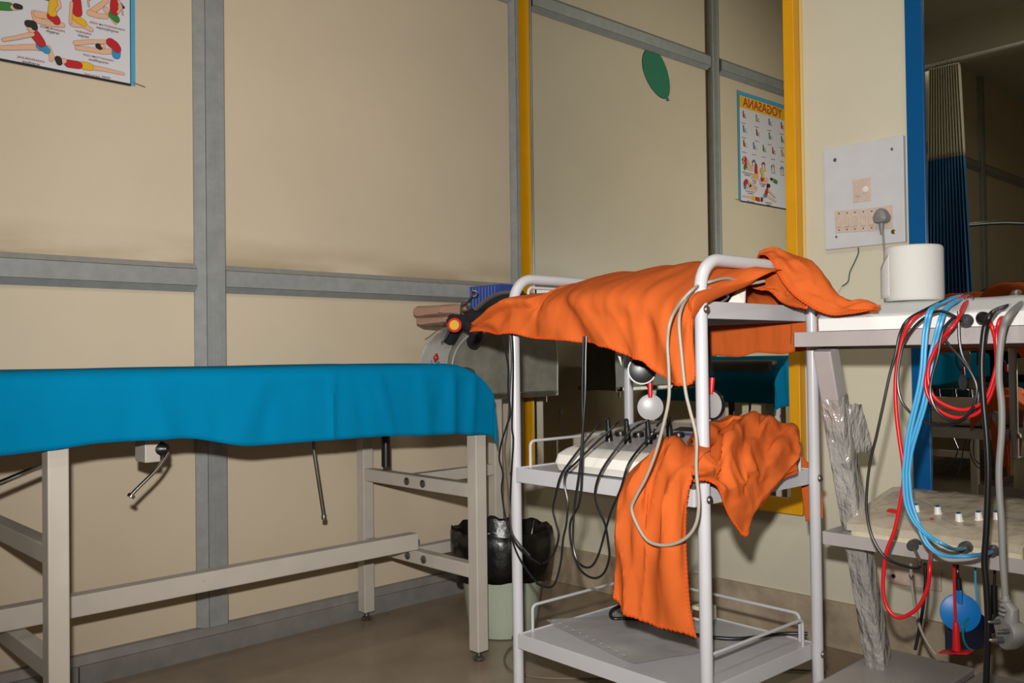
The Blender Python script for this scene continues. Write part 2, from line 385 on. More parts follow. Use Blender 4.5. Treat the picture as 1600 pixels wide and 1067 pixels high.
# the other rows of the poster, seen only in the mirror
def gen_fig(cx, cz, s, c1, c2, pose):
    C = lambda x, z: (cx+x*s, cz+z*s)
    P = {0: [(SKIN, .2, .14, [(-.2, 0), (-.9, -.1)]), (c2, .3, .28, [(-.2, 0), (0, 0)]), (c1, .32, .3, [(0, .1), (.05, .6)]), (SKIN, .12, .1, [(0, .55), (-.7, .3)]), (INK, .24, .22, [(.05, .85), (.08, .9)])],
         1: [(SKIN, .2, .14, [(-.1, -.2), (-.15, -1)]), (SKIN, .2, .14, [(.1, -.2), (.2, -1)]), (c2, .34, .3, [(0, -.1), (0, 0)]), (c1, .34, .3, [(0, .1), (0, .6)]), (SKIN, .12, .1, [(0, .6), (.3, 1.1)]), (INK, .22, .2, [(0, .88), (0, .92)])],
         2: [(SKIN, .2, .14, [(-.1, 0), (-1, -.05)]), (c2, .3, .28, [(-.1, 0), (.1, 0)]), (c1, .3, .28, [(.2, 0), (.6, .03)]), (INK, .22, .2, [(.85, .05), (.9, .06)])],
         3: [(SKIN, .2, .14, [(-.4, -.9), (-.3, 0)]), (c2, .3, .28, [(-.3, 0), (-.1, .2)]), (c1, .32, .3, [(0, .25), (.35, .1)]), (SKIN, .12, .1, [(.4, 0), (.5, -.8)]), (INK, .22, .2, [(.55, -.05), (.58, -.1)])]}[pose]
    for m, a, b_, pts in P:
        Q = [C(*q) for q in pts]; global _k; _k += 1; y = YP-.0002*(_k % 5)
        capsule(fb, Q, a*s+.0018, b_*s+.0018, INK, y); capsule(fb, Q, a*s, b_*s, m, y-.0001)
_k = 0
cc = [PRED, PBLU, PYEL, PRED, PGRN, PBLU]
rows = [(2.085, 4), (2.01, 4), (1.935, 5), (1.862, 5)]
i = 0
for z, c in rows:
    for j in range(c):
        x = PX0+.05+(PX1-PX0-.1)*j/(c-1)
        gen_fig(x, z, .030, cc[i % 6], cc[(i*2+3) % 6], (i*7+j) % 4); i += 1
fb.build('printed_figures', None, ps)
for s, h, x, y, z1, z2 in (('GOMUKHASAN', 'गोमुखासन', 328, 182, .0088, 203), ('VAJRASAN', 'वज्रासन', 520, 205, .0088, 227), ('ARDH MATSYENDRASAN', 'अर्धमत्स्येन्द्रासन', 670, 165, .0084, 186), ('JANURSHIRASAN', 'जानुशीर्षासन', 193, 372, .0086, 396), ('PASCHMOTTANASAN', 'पश्चिमोत्तानासन', 615, 362, .0082, 384), ('SHAVASAN', '', 575, 473, .0082, 0)):
    X, Z = cv(x, y); text(s, (X, -.0045, Z), z1, PCAP, ps)
    if h: X, Z = cv(x, z2+2); text(h, (X, -.0045, Z), z1, INK, ps)
X, Z = cv(662, 486); text('शवासन', (X, -.0045, Z), .0085, INK, ps)
for i in range(18):
    r_, c_ = divmod(i, 5)
    if r_ < 4 and c_ < rows[r_][1]:
        x = PX0+.05+(PX1-PX0-.1)*c_/(rows[r_][1]-1); b = MB(); b.box((x-.02, -.0042, rows[r_][0]-.036), (x+.02, -.0038, rows[r_][0]-.033), PCAP); b.build('caption_line', PCAP, ps)
b = MB(); p0, p1 = at(208, 129, 'y', -.003), at(227, 136, 'y', -.003); b.bar(p0, p1, .003, .0006, mat('brown_tape', (120, 100, 70), .6), side=(0, 1, 0), bev=0)
tag(b.build('tape_scrap'), 'scrap of brown tape at the lower corner of the yoga poster', 'tape')
# painted balloon (top of the wall mural, seen in the yellow-framed mirror)
bl = thing('balloon_mural', (-.86, 0, 2.02), 'green balloon painted on the cream partition, seen in the yellow-framed mirror', 'wall painting')
b = MB(); c = (-.882, 2.168); BT = -.66; BH, BW = .120, .082
pts = []
for i in range(40):
    a = 2*PI*i/40; x = BW*math.sin(a)*(1+.12*math.cos(a)); z = BH*math.cos(a)
    pts.append((c[0]+x*math.cos(BT)-z*math.sin(BT), c[1]+x*math.sin(BT)+z*math.cos(BT)))
ctr = c
def blp(b, sc, m, y): flatpoly(b, [(ctr[0]+(p[0]-ctr[0])*sc, ctr[1]+(p[1]-ctr[1])*sc) for p in pts], m, y)
blp(b, 1.03, INK, -.0008); blp(b, 1, BALL, -.0012)
b.build('balloon', BALL, bl)
b = MB(); e = (c[0]+BH*math.sin(BT), c[1]-BH*math.cos(BT))
flatpoly(b, [(e[0]-.004, e[1]+.004), (e[0]+.006, e[1]+.004), (e[0]+.006, e[1]-.02), (e[0]-.02, e[1]-.014)], BALL, -.0014)
b.build('balloon_neck', BALL, bl)

# ------------------------------------------------------------------ treatment bed
bed = thing('treatment_bed', (-1.8, -.34, 0), 'long cream steel treatment bed against the partition', 'bed')
def bleg(x, y, gl=True):
    b = MB(); b.box((x-.02, y-.02, .028), (x+.02, y+.02, .73), CREAMM, .003); l_ = b.build('leg', CREAMM, bed)
    MB().lathe((x, y, 0), [(.016, 0), (.018, .006), (.012, .012), (.008, .014), (.008, .03)], STEEL, 16).build('levelling_foot', STEEL, l_)
XR, XL, YN, YFR = -.81, -1.93, -.628, -.066
for x in (XR, XL, -3.05):
    for y in (YN, YFR): bleg(x, y)
    for z in (.482, .253): 
        b = MB(); b.box((x-.018, YN+.02, z-.02), (x+.018, YFR-.02, z+.02), CREAMM, .003); r_ = b.build('cross_rail', CREAMM, bed)
        if x == XR:
            for yb in (-.38, -.30):
                q = MB().lathe((x-.018, yb-.02, z), [(.012, 0), (.012, .003), (.008, .006), (0, .007)], STEEL, 14, axis=(-1, 0, 0)); q.build('bolt', STEEL, r_)
MB().box((-3.06, -.36, .275), (XR-.005, -.32, .325), CREAMM, .003).build('stretcher', CREAMM, bed)
for y in (YN, YFR): MB().box((-3.16, y-.02, .7), (XR+.02, y+.02, .74), CREAMM, .003).build('side_rail', CREAMM, bed)
for x in (XL, XR, -3.12): MB().box((x-.015, YN+.02, .7), (x+.015, YFR-.02, .74), CREAMM, .002).build('top_rail', CREAMM, bed)
MB().box((-3.2, -.635, .742), (-.80, -.045, .835), mat('mattress_vinyl', (70, 60, 55), .5), .025, seg=3).build('mattress', None, bed)
# head extension that carries the traction unit
for z in (.482, .253):
    MB().box((XR+.018, -.317, z-.018), (-.455, -.283, z+.018), CREAMM, .003).build('extension_rail', CREAMM, bed)
b = MB(); b.box((-.456, -.318, 0.01), (-.42, -.282, .735), CREAMM, .003); b.build('extension_post', CREAMM, bed)
MB().box((-.62, -.36, .725), (-.2, -.12, .741), STEEL, .002).build('unit_platform', STEEL, bed)
# crank, rods and stub under the bed
b = MB(); p = at(252, 706, 'y', -.5)
b.box((p.x-.045, -.52, p.z-.02), (p.x-.01, -.46, p.z+.075), CREAMM, .002)
cr = b.build('crank_bracket', CREAMM, bed)
MB().lathe((p.x-.02, -.5, p.z+.008), [(.008, 0), (.016, .0), (.017, .022), (.012, .03), (.011, .034), (0, .035)], BLACK, 20, axis=(.75, -.65, 0)).build('crank_hub', BLACK, cr)
e = at(205, 775, 'y', -.52); b = MB(); b.tube([p+Vector((.006, -.025, .0)), p+Vector((-.02, -.025, -.035)), e+Vector((.008, 0, .01)), e], .0042, CHROME, smooth=5); b.lathe(e, [(.008, -.004), (.009, 0), (.008, .004)], CHROME, 14, axis=(.6, 0, .8))
b.build('crank_handle', CHROME, cr)
a, e = at(490, 700, 'y', -.3), at(506, 806, 'y', -.3)
b = MB(); b.tube([a+Vector((0, 0, .13)), a, e], .0055, STEEL, n=12); b.lathe(e, [(.007, -.01), (.008, 0), (.005, .006)], STEEL, 12); b.build('hanging_rod', STEEL, bed)
a, e = at(603, 700, 'y', -.35), at(603, 729, 'y', -.35)
b = MB(); b.tube([a+Vector((0, 0, .12)), e], .0135, BLACK, n=18); b.build('black_foot', BLACK, bed)
a, e = at(-20, 763, 'y', -.5), at(66, 727, 'y', -.5)
MB().tube([a, e], .006, CHROME, n=12).build('side_bar', CHROME, bed)

# teal sheet draped over it
def hem_z(x):
    P = [(-3.4, .70), (-2.9, .69), (-2.5, .67), (-2.04, .68), (-1.96, .683), (-1.85, .690), (-1.7, .688), (-1.51, .658), (-1.2, .655), (-.94, .645), (-.83, .635), (-.74, .628)]
    for i in range(len(P)-1):
        if x <= P[i+1][0]:
            t = (x-P[i][0])/(P[i+1][0]-P[i][0]); t = max(0, t); t = t*t*(3-2*t); return P[i][1]+(P[i+1][1]-P[i][1])*t
    return P[-1][1]
NX, NY = 240, 90
grid = []
TOP = .846; RY = .028; RX = .20
x_in = -.745-RX; y_n, y_f = -.662+RY, -.035-RY
for j in range(NY+1):
    row = []
    v = j/NY            # 0 front hem .. 1 back hem
    for i in range(NX+1):
        t = i/NX; Lx = (x_in+3.22); ex = 0
        arcx = RX*1.05; tailx = .09
        tot = Lx+arcx+tailx; sx = t*tot
        if sx < Lx: X = -3.22+sx; dx = 0
        elif sx < Lx+arcx:
            a = (sx-Lx)/RX; X = x_in+RX*math.sin(min(a*1.5, PI/2)*1.0) if False else x_in+RX*math.sin(a); dx = RX*(1-math.cos(a))*.95
        else:
            a = arcx/RX; X = x_in+RX*math.sin(a)+(sx-Lx-arcx)*.12; dx = RX*(1-math.cos(a))*.95+(sx-Lx-arcx)
        hz = hem_z(X); sk = TOP-hz-.01
        W = y_f-y_n; a_ = RY*PI/2; st = sk-RY; L = [st, a_, W, a_, st]; T = sum(L); s_ = v*T
        if s_ < st: Y = y_n-RY; dy = RY+(st-s_)
        elif s_ < st+a_: a = (st+a_-s_)/RY; Y = y_n-RY*math.sin(a); dy = RY*(1-math.cos(a))
        elif s_ < st+a_+W: Y = y_n+(s_-st-a_); dy = 0
        elif s_ < st+a_*2+W: a = (s_-st-a_-W)/RY; Y = y_f+RY*math.sin(a); dy = RY*(1-math.cos(a))
        else: Y = y_f+RY; dy = RY+(s_-st-2*a_-W)
        d = (dx**3+dy**3)**(1/3) if dx and dy else dx+dy
        z = TOP-d
        fold = min(1, dy/.12)
        nz = noise.noise(Vector((X*5.5+2, 0, z*1.2)))*.010 + noise.noise(Vector((X*14, 3, z*1.5)))*.004
        if Y < -.4:
            Y -= abs(nz)*fold*1.3
            for (fx, fa, fw_, sl) in ((-1.31, .006, .010, .0), (-1.14, .004, .014, .25), (-1.02, .005, .022, .12), (-.93, .010, .016, -.02), (-.86, .006, .013, -.1), (-1.72, .004, .02, .3), (-1.55, .003, .03, -.5)):
                Y -= fa*math.exp(-((X+sl*(z-.7)-fx)/fw_)**2)*min(1, dy/.06)
        z += noise.noise(Vector((X*3, Y*4, 7)))*.003*(1 if dy == 0 else .3)
        if dx > .1: X += noise.noise(Vector((Y*14, 1, z*3)))*.012
        z = max(z, .612)
        row.append(Vector((X, Y, z)))
    grid.append(row)
o = MB().sheet(grid, TEAL).build('bed_sheet'); tag(o, 'teal cotton sheet covering the treatment bed and hanging over its edges', 'bed sheet')
mo = o.modifiers.new('thickness', 'SOLIDIFY'); mo.thickness = .002; mo.offset = 1

# ------------------------------------------------------------------ waste bin with liner
BX, BY = -.575, -.475
bn = thing('waste_bin', (BX, BY, 0), 'pale green plastic waste bin with a black liner, standing behind the bed leg', 'bin')
MB().lathe((BX, BY, 0), [(.098, 0), (.104, .004), (.112, .05), (.136, .26), (.142, .275), (.142, .282), (.135, .282), (.105, .02), (.0, .018)], BIN, 40).build('bucket', BIN, bn)
b = MB(); g = []
for k, (r, z) in enumerate([(.100, .10), (.120, .2), (.134, .28), (.146, .322), (.158, .327), (.165, .308), (.163, .27), (.158, .23), (.150, .19), (.144, .160)]):
    row = []
    for i in range(73):
        a = 2*PI*i/72; n_ = noise.noise(Vector((math.cos(a)*4, math.sin(a)*4, k*.45)))*.007+noise.noise(Vector((math.cos(a)*10, math.sin(a)*10, k*.5)))*.004
        f_ = 1 if k >= 3 else .3
        zz = z+(n_*1.4*f_)+(-.022*math.sin(a*1.0+.6) if k >= 8 else 0)
        row.append(Vector((BX+(r+n_*f_*.8)*math.cos(a), BY+(r+n_*f_*.8)*math.sin(a), zz)))
    g.append(row)
o = b.sheet(g, POLY).build('liner', POLY, bn); mo = o.modifiers.new('t', 'SOLIDIFY'); mo.thickness = .0012

# ------------------------------------------------------------------ covered traction unit and what lies on it
tu = thing('traction_unit_cover', (-.42, -.22, .742), 'grey cloth dust cover with a clear front and rounded top, behind the bed head', 'dust cover')
def dome(x0, x1, y0, y1, z0, z1, rr):
    """profile in (x,z): rounded left shoulder"""
    P = [(x0, z0)]
    for i in range(9):
        a = PI-(PI/2)*i/8; P.append((x0+rr+rr*math.cos(a), z1-rr+rr*math.sin(a)))
    P += [(x1-.03, z1), (x1-.01, z1-.006), (x1, z1-.03), (x1, z0)]
    return P
b = MB(); g = []
P = dome(-.67, -.175, 0, 0, .735, .965, .15)
PP = []
for i in range(len(P)-1):
    for k in range(4): PP.append((P[i][0]+(P[i+1][0]-P[i][0])*k/4, P[i][1]+(P[i+1][1]-P[i][1])*k/4))
PP.append(P[-1])
for j in range(25):
    y = -.345+.165*j/24; row = []
    ed = min(j, 24-j)/24
    sq = -.012*math.exp(-ed*30)
    for (x, z) in PP:
        n_ = noise.noise(Vector((x*9, y*9, z*9)))*.006
        row.append(Vector((x+n_, y, z+sq+n_)))
    g.append(row)
b.sheet(g, GBAG)
for j in (0, 24):
    b.add(g[j], [list(range(len(g[j])))], GBAG)
b.build('cover_body', GBAG, tu)
MB().tube([p+Vector((0, -.002, .001)) for p in g[0]], .0028, mat('seam_piping', (176, 174, 164), .5), n=8).build('front_piping', None, tu)
b = MB()
b.tube([Vector((-.672, -.347, .74)), Vector((-.18, -.347, .736))], .005, GBAG, n=8); b.tube([Vector((-.672, -.347, .74)), Vector((-.672, -.18, .74))], .005, GBAG, n=8)
b.build('hem_piping', None, tu)
# clear plastic window on the rounded end
g2 = []
for j in range(13):
    y = -.335+.145*j/12; row = []
    for i in range(13):
        q = P[0:10]; t = i/12*(len(q)-1); k = min(int(t), len(q)-2); f = t-k
        x = q[k][0]+(q[k+1][0]-q[k][0])*f; z = q[k][1]+(q[k+1][1]-q[k][1])*f
        row.append(Vector((x-.007, y, z+.006)))
    g2.append(row)
o = MB().sheet(g2, LGLASS).build('clear_window', LGLASS, tu); o.modifiers.new('t', 'SOLIDIFY').thickness = .001
# woven emblem: a red square flower over a blue curve
c = at(681, 559, 'x', -.70); b = MB()
def yz(dy, dz, x=-.6985): return (x+dz*.35, c.y+dy, c.z+dz)
for (dy, dz) in ((.012, 0), (-.0, .0), (.006, .007), (.006, -.007)):
    b.lathe(yz(dy-.006, dz), [(0, 0), (.0075, 0), (.0075, .0015), (0, .0015)], PRED, 12, axis=(-1, 0, 0))
b.lathe(yz(0, 0, -.7005), [(0, 0), (.003, 0), (.003, .001), (0, .001)], PWHT, 10, axis=(-1, 0, 0))
b.tube([yz(.02, -.008, -.6995), yz(.012, -.018, -.6995), yz(-.004, -.021, -.6995), yz(-.022, -.012, -.6995)], .0022, PBLU, n=6, smooth=5)
b.build('emblem', None, tu)
MB().cyl((-.215, -.33, .70), (-.215, -.33, .728), .004, STEEL).build('adjusting_screw', STEEL, tu)
# small knob, folded towel, straps, hook, clip
def blob_rows(rows, m, name, th=.004, k=6, nz=.003, ns=14, parent=None, mb=None):
    G = surf(rows, k); 
    for r_ in G:
        for p in r_:
            d = Vector((noise.noise(p*ns), noise.noise(p*ns+Vector((9, 3, 1))), noise.noise(p*ns+Vector((2, 8, 5)))))*nz; p += d
    b = mb or MB(); b.sheet(G, m)
    if mb: return b
    o = b.build(name, m, parent)
    if th: o.modifiers.new('thickness', 'SOLIDIFY').thickness = th
    return o
def surf(rows, k):
    R = [catmull([Vector(p) for p in r], k) for r in rows]
    cols = [catmull([R[i][j] for i in range(len(R))], k) for j in range(len(R[0]))]
    return [[cols[j][i].copy() for j in range(len(cols))] for i in range(len(cols[0]))]
tw = MB()
def roll_(x0, y0, y1, z, rx, rz, m):
    g = []
    for i in range(17):
        t = i/16; y = y0+(y1-y0)*t; row = []
        for k in range(25):
            a = 2*PI*k/24; e = (1 if 0 < i < 16 else .55)
            n_ = 1+noise.noise(Vector((math.cos(a)*1.5, math.sin(a)*1.5, y*16)))*.16
            row.append(Vector((x0+rx*math.cos(a)*n_*e, y, z+rz*math.sin(a)*n_*e)))
        g.append(row)
    tw.sheet(g, m); tw.add(g[0][:-1], [list(range(24))], m, True); tw.add(g[-1][:-1], [list(range(24))[::-1]], m, True)
def towel_layer(pts, th, m):
    """horizontal folded layer with a round fold on the near side"""
    pass
for (zc, rz, grow) in ((.984, .016, 0), (1.014, .019, .012)):
    g = []
    for i in range(21):
        t = i/20; x = -.69-grow+(.30)*t; row = []
        for k in range(29):
            a = 2*PI*k/28; ca, sa = math.cos(a), math.sin(a)
            y = -.262+(.070)*(abs(ca)**.45)*(1 if ca > 0 else -1); e = 1 if 0 < i < 20 else .6
            z = zc+rz*(abs(sa)**.7)*(1 if sa > 0 else -1)*e
            n_ = noise.noise(Vector((x*12, y*12, sa*2)))*.006
            row.append(Vector((x+(.006*(1-e)), y*1+n_, z+n_+(.012*t if grow else 0))))
        g.append(row)
    tw.sheet(g, PINK); tw.add(g[0][:-1], [list(range(28))], PINK, True)
tag(tw.build('folded_towel'), 'dusky pink towel folded double on top of the grey dust cover', 'towel')
# strap bundle
b = MB()
pts = [at(702, 527, 'x', -.66), at(715, 505, 'x', -.66), at(740, 485, 'x', -.65), at(765, 470, 'x', -.64), at(800, 462, 'x', -.62), at(840, 460, 'x', -.6)]
b.tube([p+Vector((0, 0, -.014)) for p in pts], .022, BLACKM, n=14, smooth=6, flat=.8)
b.tube([at(706, 500, 'x', -.70), at(725, 505, 'x', -.70), at(745, 520, 'x', -.69), at(738, 535, 'x', -.68)], .02, BLACKM, n=12, smooth=6)
b.tube([at(735, 500, 'x', -.69), at(760, 497, 'x', -.68), at(800, 500, 'x', -.66)], .022, BLACKM, n=12, smooth=6)
st = tag(b.build('strap_bundle', BLACKM), 'bundle of black webbing straps lying over the pink towel', 'strap')
b = MB(); b.tube([at(744, 483, 'x', -.69), at(762, 468, 'x', -.685), at(785, 458, 'x', -.68), at(815, 457, 'x', -.67)], .013, mat('grey_webbing', (98, 94, 94), .7), n=10, smooth=6, flat=.5)
b.build('webbing_band', None, st)
b = MB(); ca = at(711, 508, 'x', -.735)
b.lathe(ca, [(0, 0), (.022, 0), (.022, .008), (0, .008)], RED, 26, axis=(-.8, -.6, 0)); b.lathe(ca+Vector((-.0065, -.005, 0)), [(0, 0), (.015, 0), (.015, .003), (0, .003)], PYEL, 22, axis=(-.8, -.6, 0))
b.build('round_toggle', None, st)
for a_, c_ in (((700, 497), (665, 530)), ((703, 515), (690, 535)),):
    b = MB(); A, B = at(*a_, 'x', -.745), at(*c_, 'x', -.735)
    for i in range(15): b.lathe(A+(B-A)*(i/14)+Vector((0, 0, -.006*math.sin(PI*i/14))), [(0, -.0028), (.0024, -.0014), (.0024, .0014), (0, .0028)], STEEL, 8)
    b.build('ball_chain', STEEL, st)
b = MB(); q0 = at(757, 486, 'x', -.60)
b.box((-.60, q0.y+.075, q0.z-.05), (-.52, q0.y-.02-.06, q0.z+.082), NAVY, .004)
hk = tag(b.build('blue_strap_holder', NAVY), 'blue ribbed plastic holder standing behind the black straps', 'holder')
b = MB()
for i in range(9): y = q0.y+.07-.015*i; b.box((-.602, y, q0.z-.045), (-.599, y-.002, q0.z+.078), mat('pale_blue_rib', (96, 120, 190), .4) if i == 0 else b.mats[0])
b.build('ribs', None, hk)
b = MB(); 
b.tube([at(x, y, 'x', -.66) for x, y in ((737, 458), (739, 455), (744, 455), (747, 459), (744, 463), (739, 462), (737, 458))], .0028, CHROME, n=8, smooth=5)
b.tube([at(x, y, 'x', -.66) for x, y in ((740, 460), (734, 468), (729, 474), (722, 477), (721, 484), (728, 486), (735, 483), (729, 478))], .0042, STEEL, n=8, smooth=5)
b.tube([at(x, y, 'x', -.66) for x, y in ((720, 492), (720, 478), (724, 471), (731, 470))], .002, CHROME, n=8, smooth=5)
tag(b.build('snap_hook'), 'steel snap hook and ring hanging at the left of the blue holder', 'hook')

# ------------------------------------------------------------------ white trolley
TH = math.radians(88.4); A2 = Vector((-1.0653, -1.5744, 0)); TL, TW = .532, .4052
ua = Vector((math.cos(TH), math.sin(TH), 0)); ub = Vector((math.sin(TH), -math.cos(TH), 0))
def T(u, v, z): return A2+ua*u+ub*v+Vector((0, 0, z))
tr = thing('utility_trolley', T(TL/2, TW/2, 0), 'white tubular steel trolley with three shelves in front of the yellow-framed mirror', 'trolley')
ZT = 1.0479
for u_ in (0, TL):
    R_ = .058; pts = [T(u_, 0, .05), T(u_, 0, .5), T(u_, 0, ZT-R_)]
    pts += [T(u_, R_-R_*math.cos(a*PI/16), ZT-R_+R_*math.sin(a*PI/16)) for a in range(1, 9)]
    pts += [T(u_, TW-R_+R_*math.sin(a*PI/16), ZT-R_+R_*math.cos(a*PI/16)) for a in range(0, 9)]
    pts += [T(u_, TW, .5), T(u_, TW, .05)]
    f_ = MB().tube(pts, .0125, WHITE, n=16).build('end_frame', WHITE, tr)
    for v_ in (0, TW):
        c = MB(); q = T(u_, v_, 0)
        c.lathe(q, [(.006, .055), (.006, .04), (.014, .042), (.014, .035), (.01, .03)], STEEL, 14)
        wh = MB().lathe(q+Vector((-.008, 0, .021)), [(0, 0), (.018, 0), (.021, .003), (.021, .013), (.018, .016), (0, .016)], BLACK, 20, axis=(1, 0, 0))
        cs = c.build('castor', STEEL, tr); wh.build('wheel', BLACK, cs)
def shelf(zt, name='shelf'):
    b = MB(); h = .0235; e = .0145
    c = [T(-e*0+0.0, e, zt), T(TL, e, zt), T(TL, TW-e, zt), T(0, TW-e, zt)]
    lo = .002
    # pan with raised-down rims
    def slabq(p, q, zlo, zhi, wd):
        d = (q-p).normalized(); n_ = Vector((-d.y, d.x, 0)); mid = Vector((0, 0, (zlo+zhi)/2-p.z)); b.bar(p+mid, q+mid, wd, zhi-zlo, WHITE, bev=.0012)
    o_ = .013
    c = [T(-o_, -o_*0, zt), T(TL+o_, 0, zt), T(TL+o_, TW, zt), T(-o_, TW, zt)]
    cc = [T(-o_*0+.0135, -.0, zt), T(TL-.0135, 0, zt), T(TL-.0135, TW, zt), T(.0135, TW, zt)]
    A_, B_, C_, D_ = .0135, TL-.0135, -.012, TW+.012
    b.add([T(A_, C_, zt-.003), T(B_, C_, zt-.003), T(B_, D_, zt-.003), T(A_, D_, zt-.003), T(A_, C_, zt-.0045), T(B_, C_, zt-.0045), T(B_, D_, zt-.0045), T(A_, D_, zt-.0045)], [[0, 1, 2, 3], [7, 6, 5, 4], [0, 4, 5, 1], [1, 5, 6, 2], [2, 6, 7, 3], [3, 7, 4, 0]], WHITE)
    for p, q in ((T(A_, C_, zt), T(B_, C_, zt)), (T(B_, D_, zt), T(A_, D_, zt)), (T(A_, D_, zt), T(A_, C_, zt)), (T(B_, C_, zt), T(B_, D_, zt))):
        slabq(p, q, zt-.034, zt, .0025)
    s_ = b.build(name, WHITE, tr)
    return s_
def rail(pts, par): return MB().tube(pts, .0035, WHITE, n=8).build('guard_rail', WHITE, par)
def urail(p, q, h, par):
    d = (q-p).normalized(); r = .012
    pts = [p, p+Vector((0, 0, h-r))]+[p+d*(r-r*math.cos(a*PI/8))+Vector((0, 0, h-r+r*math.sin(a*PI/8))) for a in range(1, 5)]
    pts += [q-d*(r-r*math.cos(a*PI/8))+Vector((0, 0, h-r+r*math.sin(a*PI/8))) for a in range(4, 0, -1)]+[q+Vector((0, 0, h-r)), q]
    return rail(pts, par)
for z in (.2235, .6076, .9684):
    s_ = shelf(z)
    urail(T(.018, .03, z-.004), T(.018, TW-.03, z-.004), .062, s_) if z < .9 else None
    urail(T(TL-.018, .03, z-.004), T(TL-.018, TW-.03, z-.004), .062, s_)
    urail(T(.045, TW+.004, z-.004), T(TL-.045, TW+.004, z-.004), .062, s_)
    for u_ in (0, TL):
        for v_ in (0, TW):
            p = T(u_, v_, z-.018); ax = (-ua if u_ == 0 else ua)
            MB().lathe(p+ax*.012, [(.008, 0), (.008, .002), (.0055, .005), (0, .006)], STEEL, 12, axis=tuple(ax)).build('bolt', STEEL, s_)

# orange cloths --------------------------------------------------------
def hemstitch(G, edges, name, parent, m=None, amp=.0035, step=.006):
    """overcast thread following the border of a cloth grid"""
    b = MB(); R = len(G); C = len(G[0])
    for e in edges:
        line = {'b': G[0], 't': G[-1], 'l': [G[i][0] for i in range(R)], 'r': [G[i][-1] for i in range(R)]}[e]
        inner = {'b': G[min(2, R-1)], 't': G[-3], 'l': [G[i][2] for i in range(R)], 'r': [G[i][-3] for i in range(R)]}[e]
        pts = []; acc = 0; k = 0
        for i in range(len(line)-1):
            a, c_ = line[i], line[i+1]; L = (c_-a).length; nseg = max(1, int(L/step*2))
            for j in range(nseg):
                p = a+(c_-a)*j/nseg; w_ = inner[i]-line[i]
                w_ = w_.normalized() if w_.length > 1e-6 else Vector((0, 0, 1))
                k += 1; pts.append(p+w_*(.0055 if k % 2 else -.0008)+Vector((-.0012, -.0012, 0)))
        if len(pts) > 2: b.tube(pts, .00085, m or ORANGED, n=5)
    return b.build(name, m or ORANGED, parent)
def cloth(name, patches, label, th=.0016):
    """patches: list of (rows of 3D points, k, folds, stitched edges); one cloth, one mesh"""
    b = MB(); Gs = []
    for rows, k, amp, ns, ed, cr in patches:
        G = surf(rows, k); R = len(G); C = len(G[0])
        N = [[None]*C for _ in range(R)]
        for i in range(R):
            for j in range(C):
                du = G[i][min(j+1, C-1)]-G[i][max(j-1, 0)]; dv = G[min(i+1, R-1)][j]-G[max(i-1, 0)][j]; nn = du.cross(dv); N[i][j] = nn.normalized() if nn.length > 1e-9 else Vector((0, 0, 1))
        for i in range(R):
            for j in range(C):
                p = G[i][j]; s1 = noise.noise(Vector((p.x*ns[0], p.y*ns[1], p.z*ns[2])))
                s2 = noise.noise(Vector((p.x*ns[0]*2.3+5, p.y*ns[1]*2.3, p.z*ns[2]*2.3)))
                rdg = (1-abs(s2)*2)*.35
                if cr:
                    fu, fv, sk, ca, vw = cr; u_ = j/(C-1); v_ = i/(R-1)
                    n1 = noise.noise(Vector((u_*fu+v_*sk, v_*fv, 3.3))); n2 = noise.noise(Vector((u_*fu*1.9-v_*sk*1.3, v_*fv*1.7, 8.1)))
                    wv = vw(v_) if vw else 1
                    s1 += (ca/amp)*wv*((1-2.4*abs(n1))**1*.55+(1-2.4*abs(n2))*.3-.4)
                G[i][j] = p+N[i][j]*(s1*amp+rdg*amp*.6)
        b.sheet(G, ORANGE); Gs.append((G, ed))
    o = b.build(name, ORANGE); tag(o, label, 'cloth')
    mo = o.modifiers.new('thickness', 'SOLIDIFY'); mo.thickness = th; mo.offset = 0
    for G, ed in Gs:
        if ed: hemstitch(G, ed, 'hem_stitching', o)
    return o
# over the top shelf
H = [((737, 513), (745, 506), -1.1053), ((775, 521), (778, 476), -1.1053), ((804, 521), (808, 464), -1.0913), ((827, 528), (836, 464), -1.0820), ((855, 530), (868, 452), -1.0123), ((885, 532), (900, 442), -.9379),
     ((911, 535), (941, 431), -.9007), ((935, 540), (967, 427), -.8821), ((960, 548), (1005, 423), -.8728), ((986, 558), (1038, 416), -.8635), ((1008, 566), (1062, 414), -.8635), ((1033, 589), (1085, 411), -.8728), ((1064, 603), (1108, 412), -.9007), ((1087, 590), (1140, 415), -.91), ((1082, 520), (1185, 420), -.9007), ((1084, 478), (1208, 425), -.8821)]
r0 = []; r1 = []; r2 = []; r3 = []; r4 = []; r5 = []; r6 = []
Hn = len(H)
for i, (h, s_, xs) in enumerate(H):
    xh = -1.1034 if i < 13 else -1.0913
    a = at(h[0], h[1], 'x', xh); c = at(s_[0], s_[1], 'x', xs)
    t = i/(Hn-1); yb = -1.0445-.558*t
    m1 = a.lerp(c, .35); m1.x = -1.0978 if i > 2 else m1.x-.004
    m2 = a.lerp(c, .68); m2.x = min(m2.x, (-1.0727 if 3 < i < 14 else m2.x)-.0)
    fold = .006*math.sin(i*2.4)
    r0.append(a+Vector((fold*1.2, 0, 0))); r1.append(m1+Vector((fold, 0, 0))); r2.append(m2+Vector((fold*.5, 0, 0))); r3.append(c)
    zb = 1.0373-.02*abs(math.sin(3*t)) if t > .1 else c.z-.005
    r4.append(Vector((-.7333, yb, min(zb, 1.0326)))); r5.append(Vector((-.6403, yb, .9815))); r6.append(Vector((-.6328, yb-.01, .8438+.028*t+.004*math.sin(i*2))))
m0 = [p.lerp(q, .5) for p, q in zip(r3, r4)]
for p in m0: p.z += .004
top_rows = [r0, r1, r2, r3, m0, r4, r5, r6]
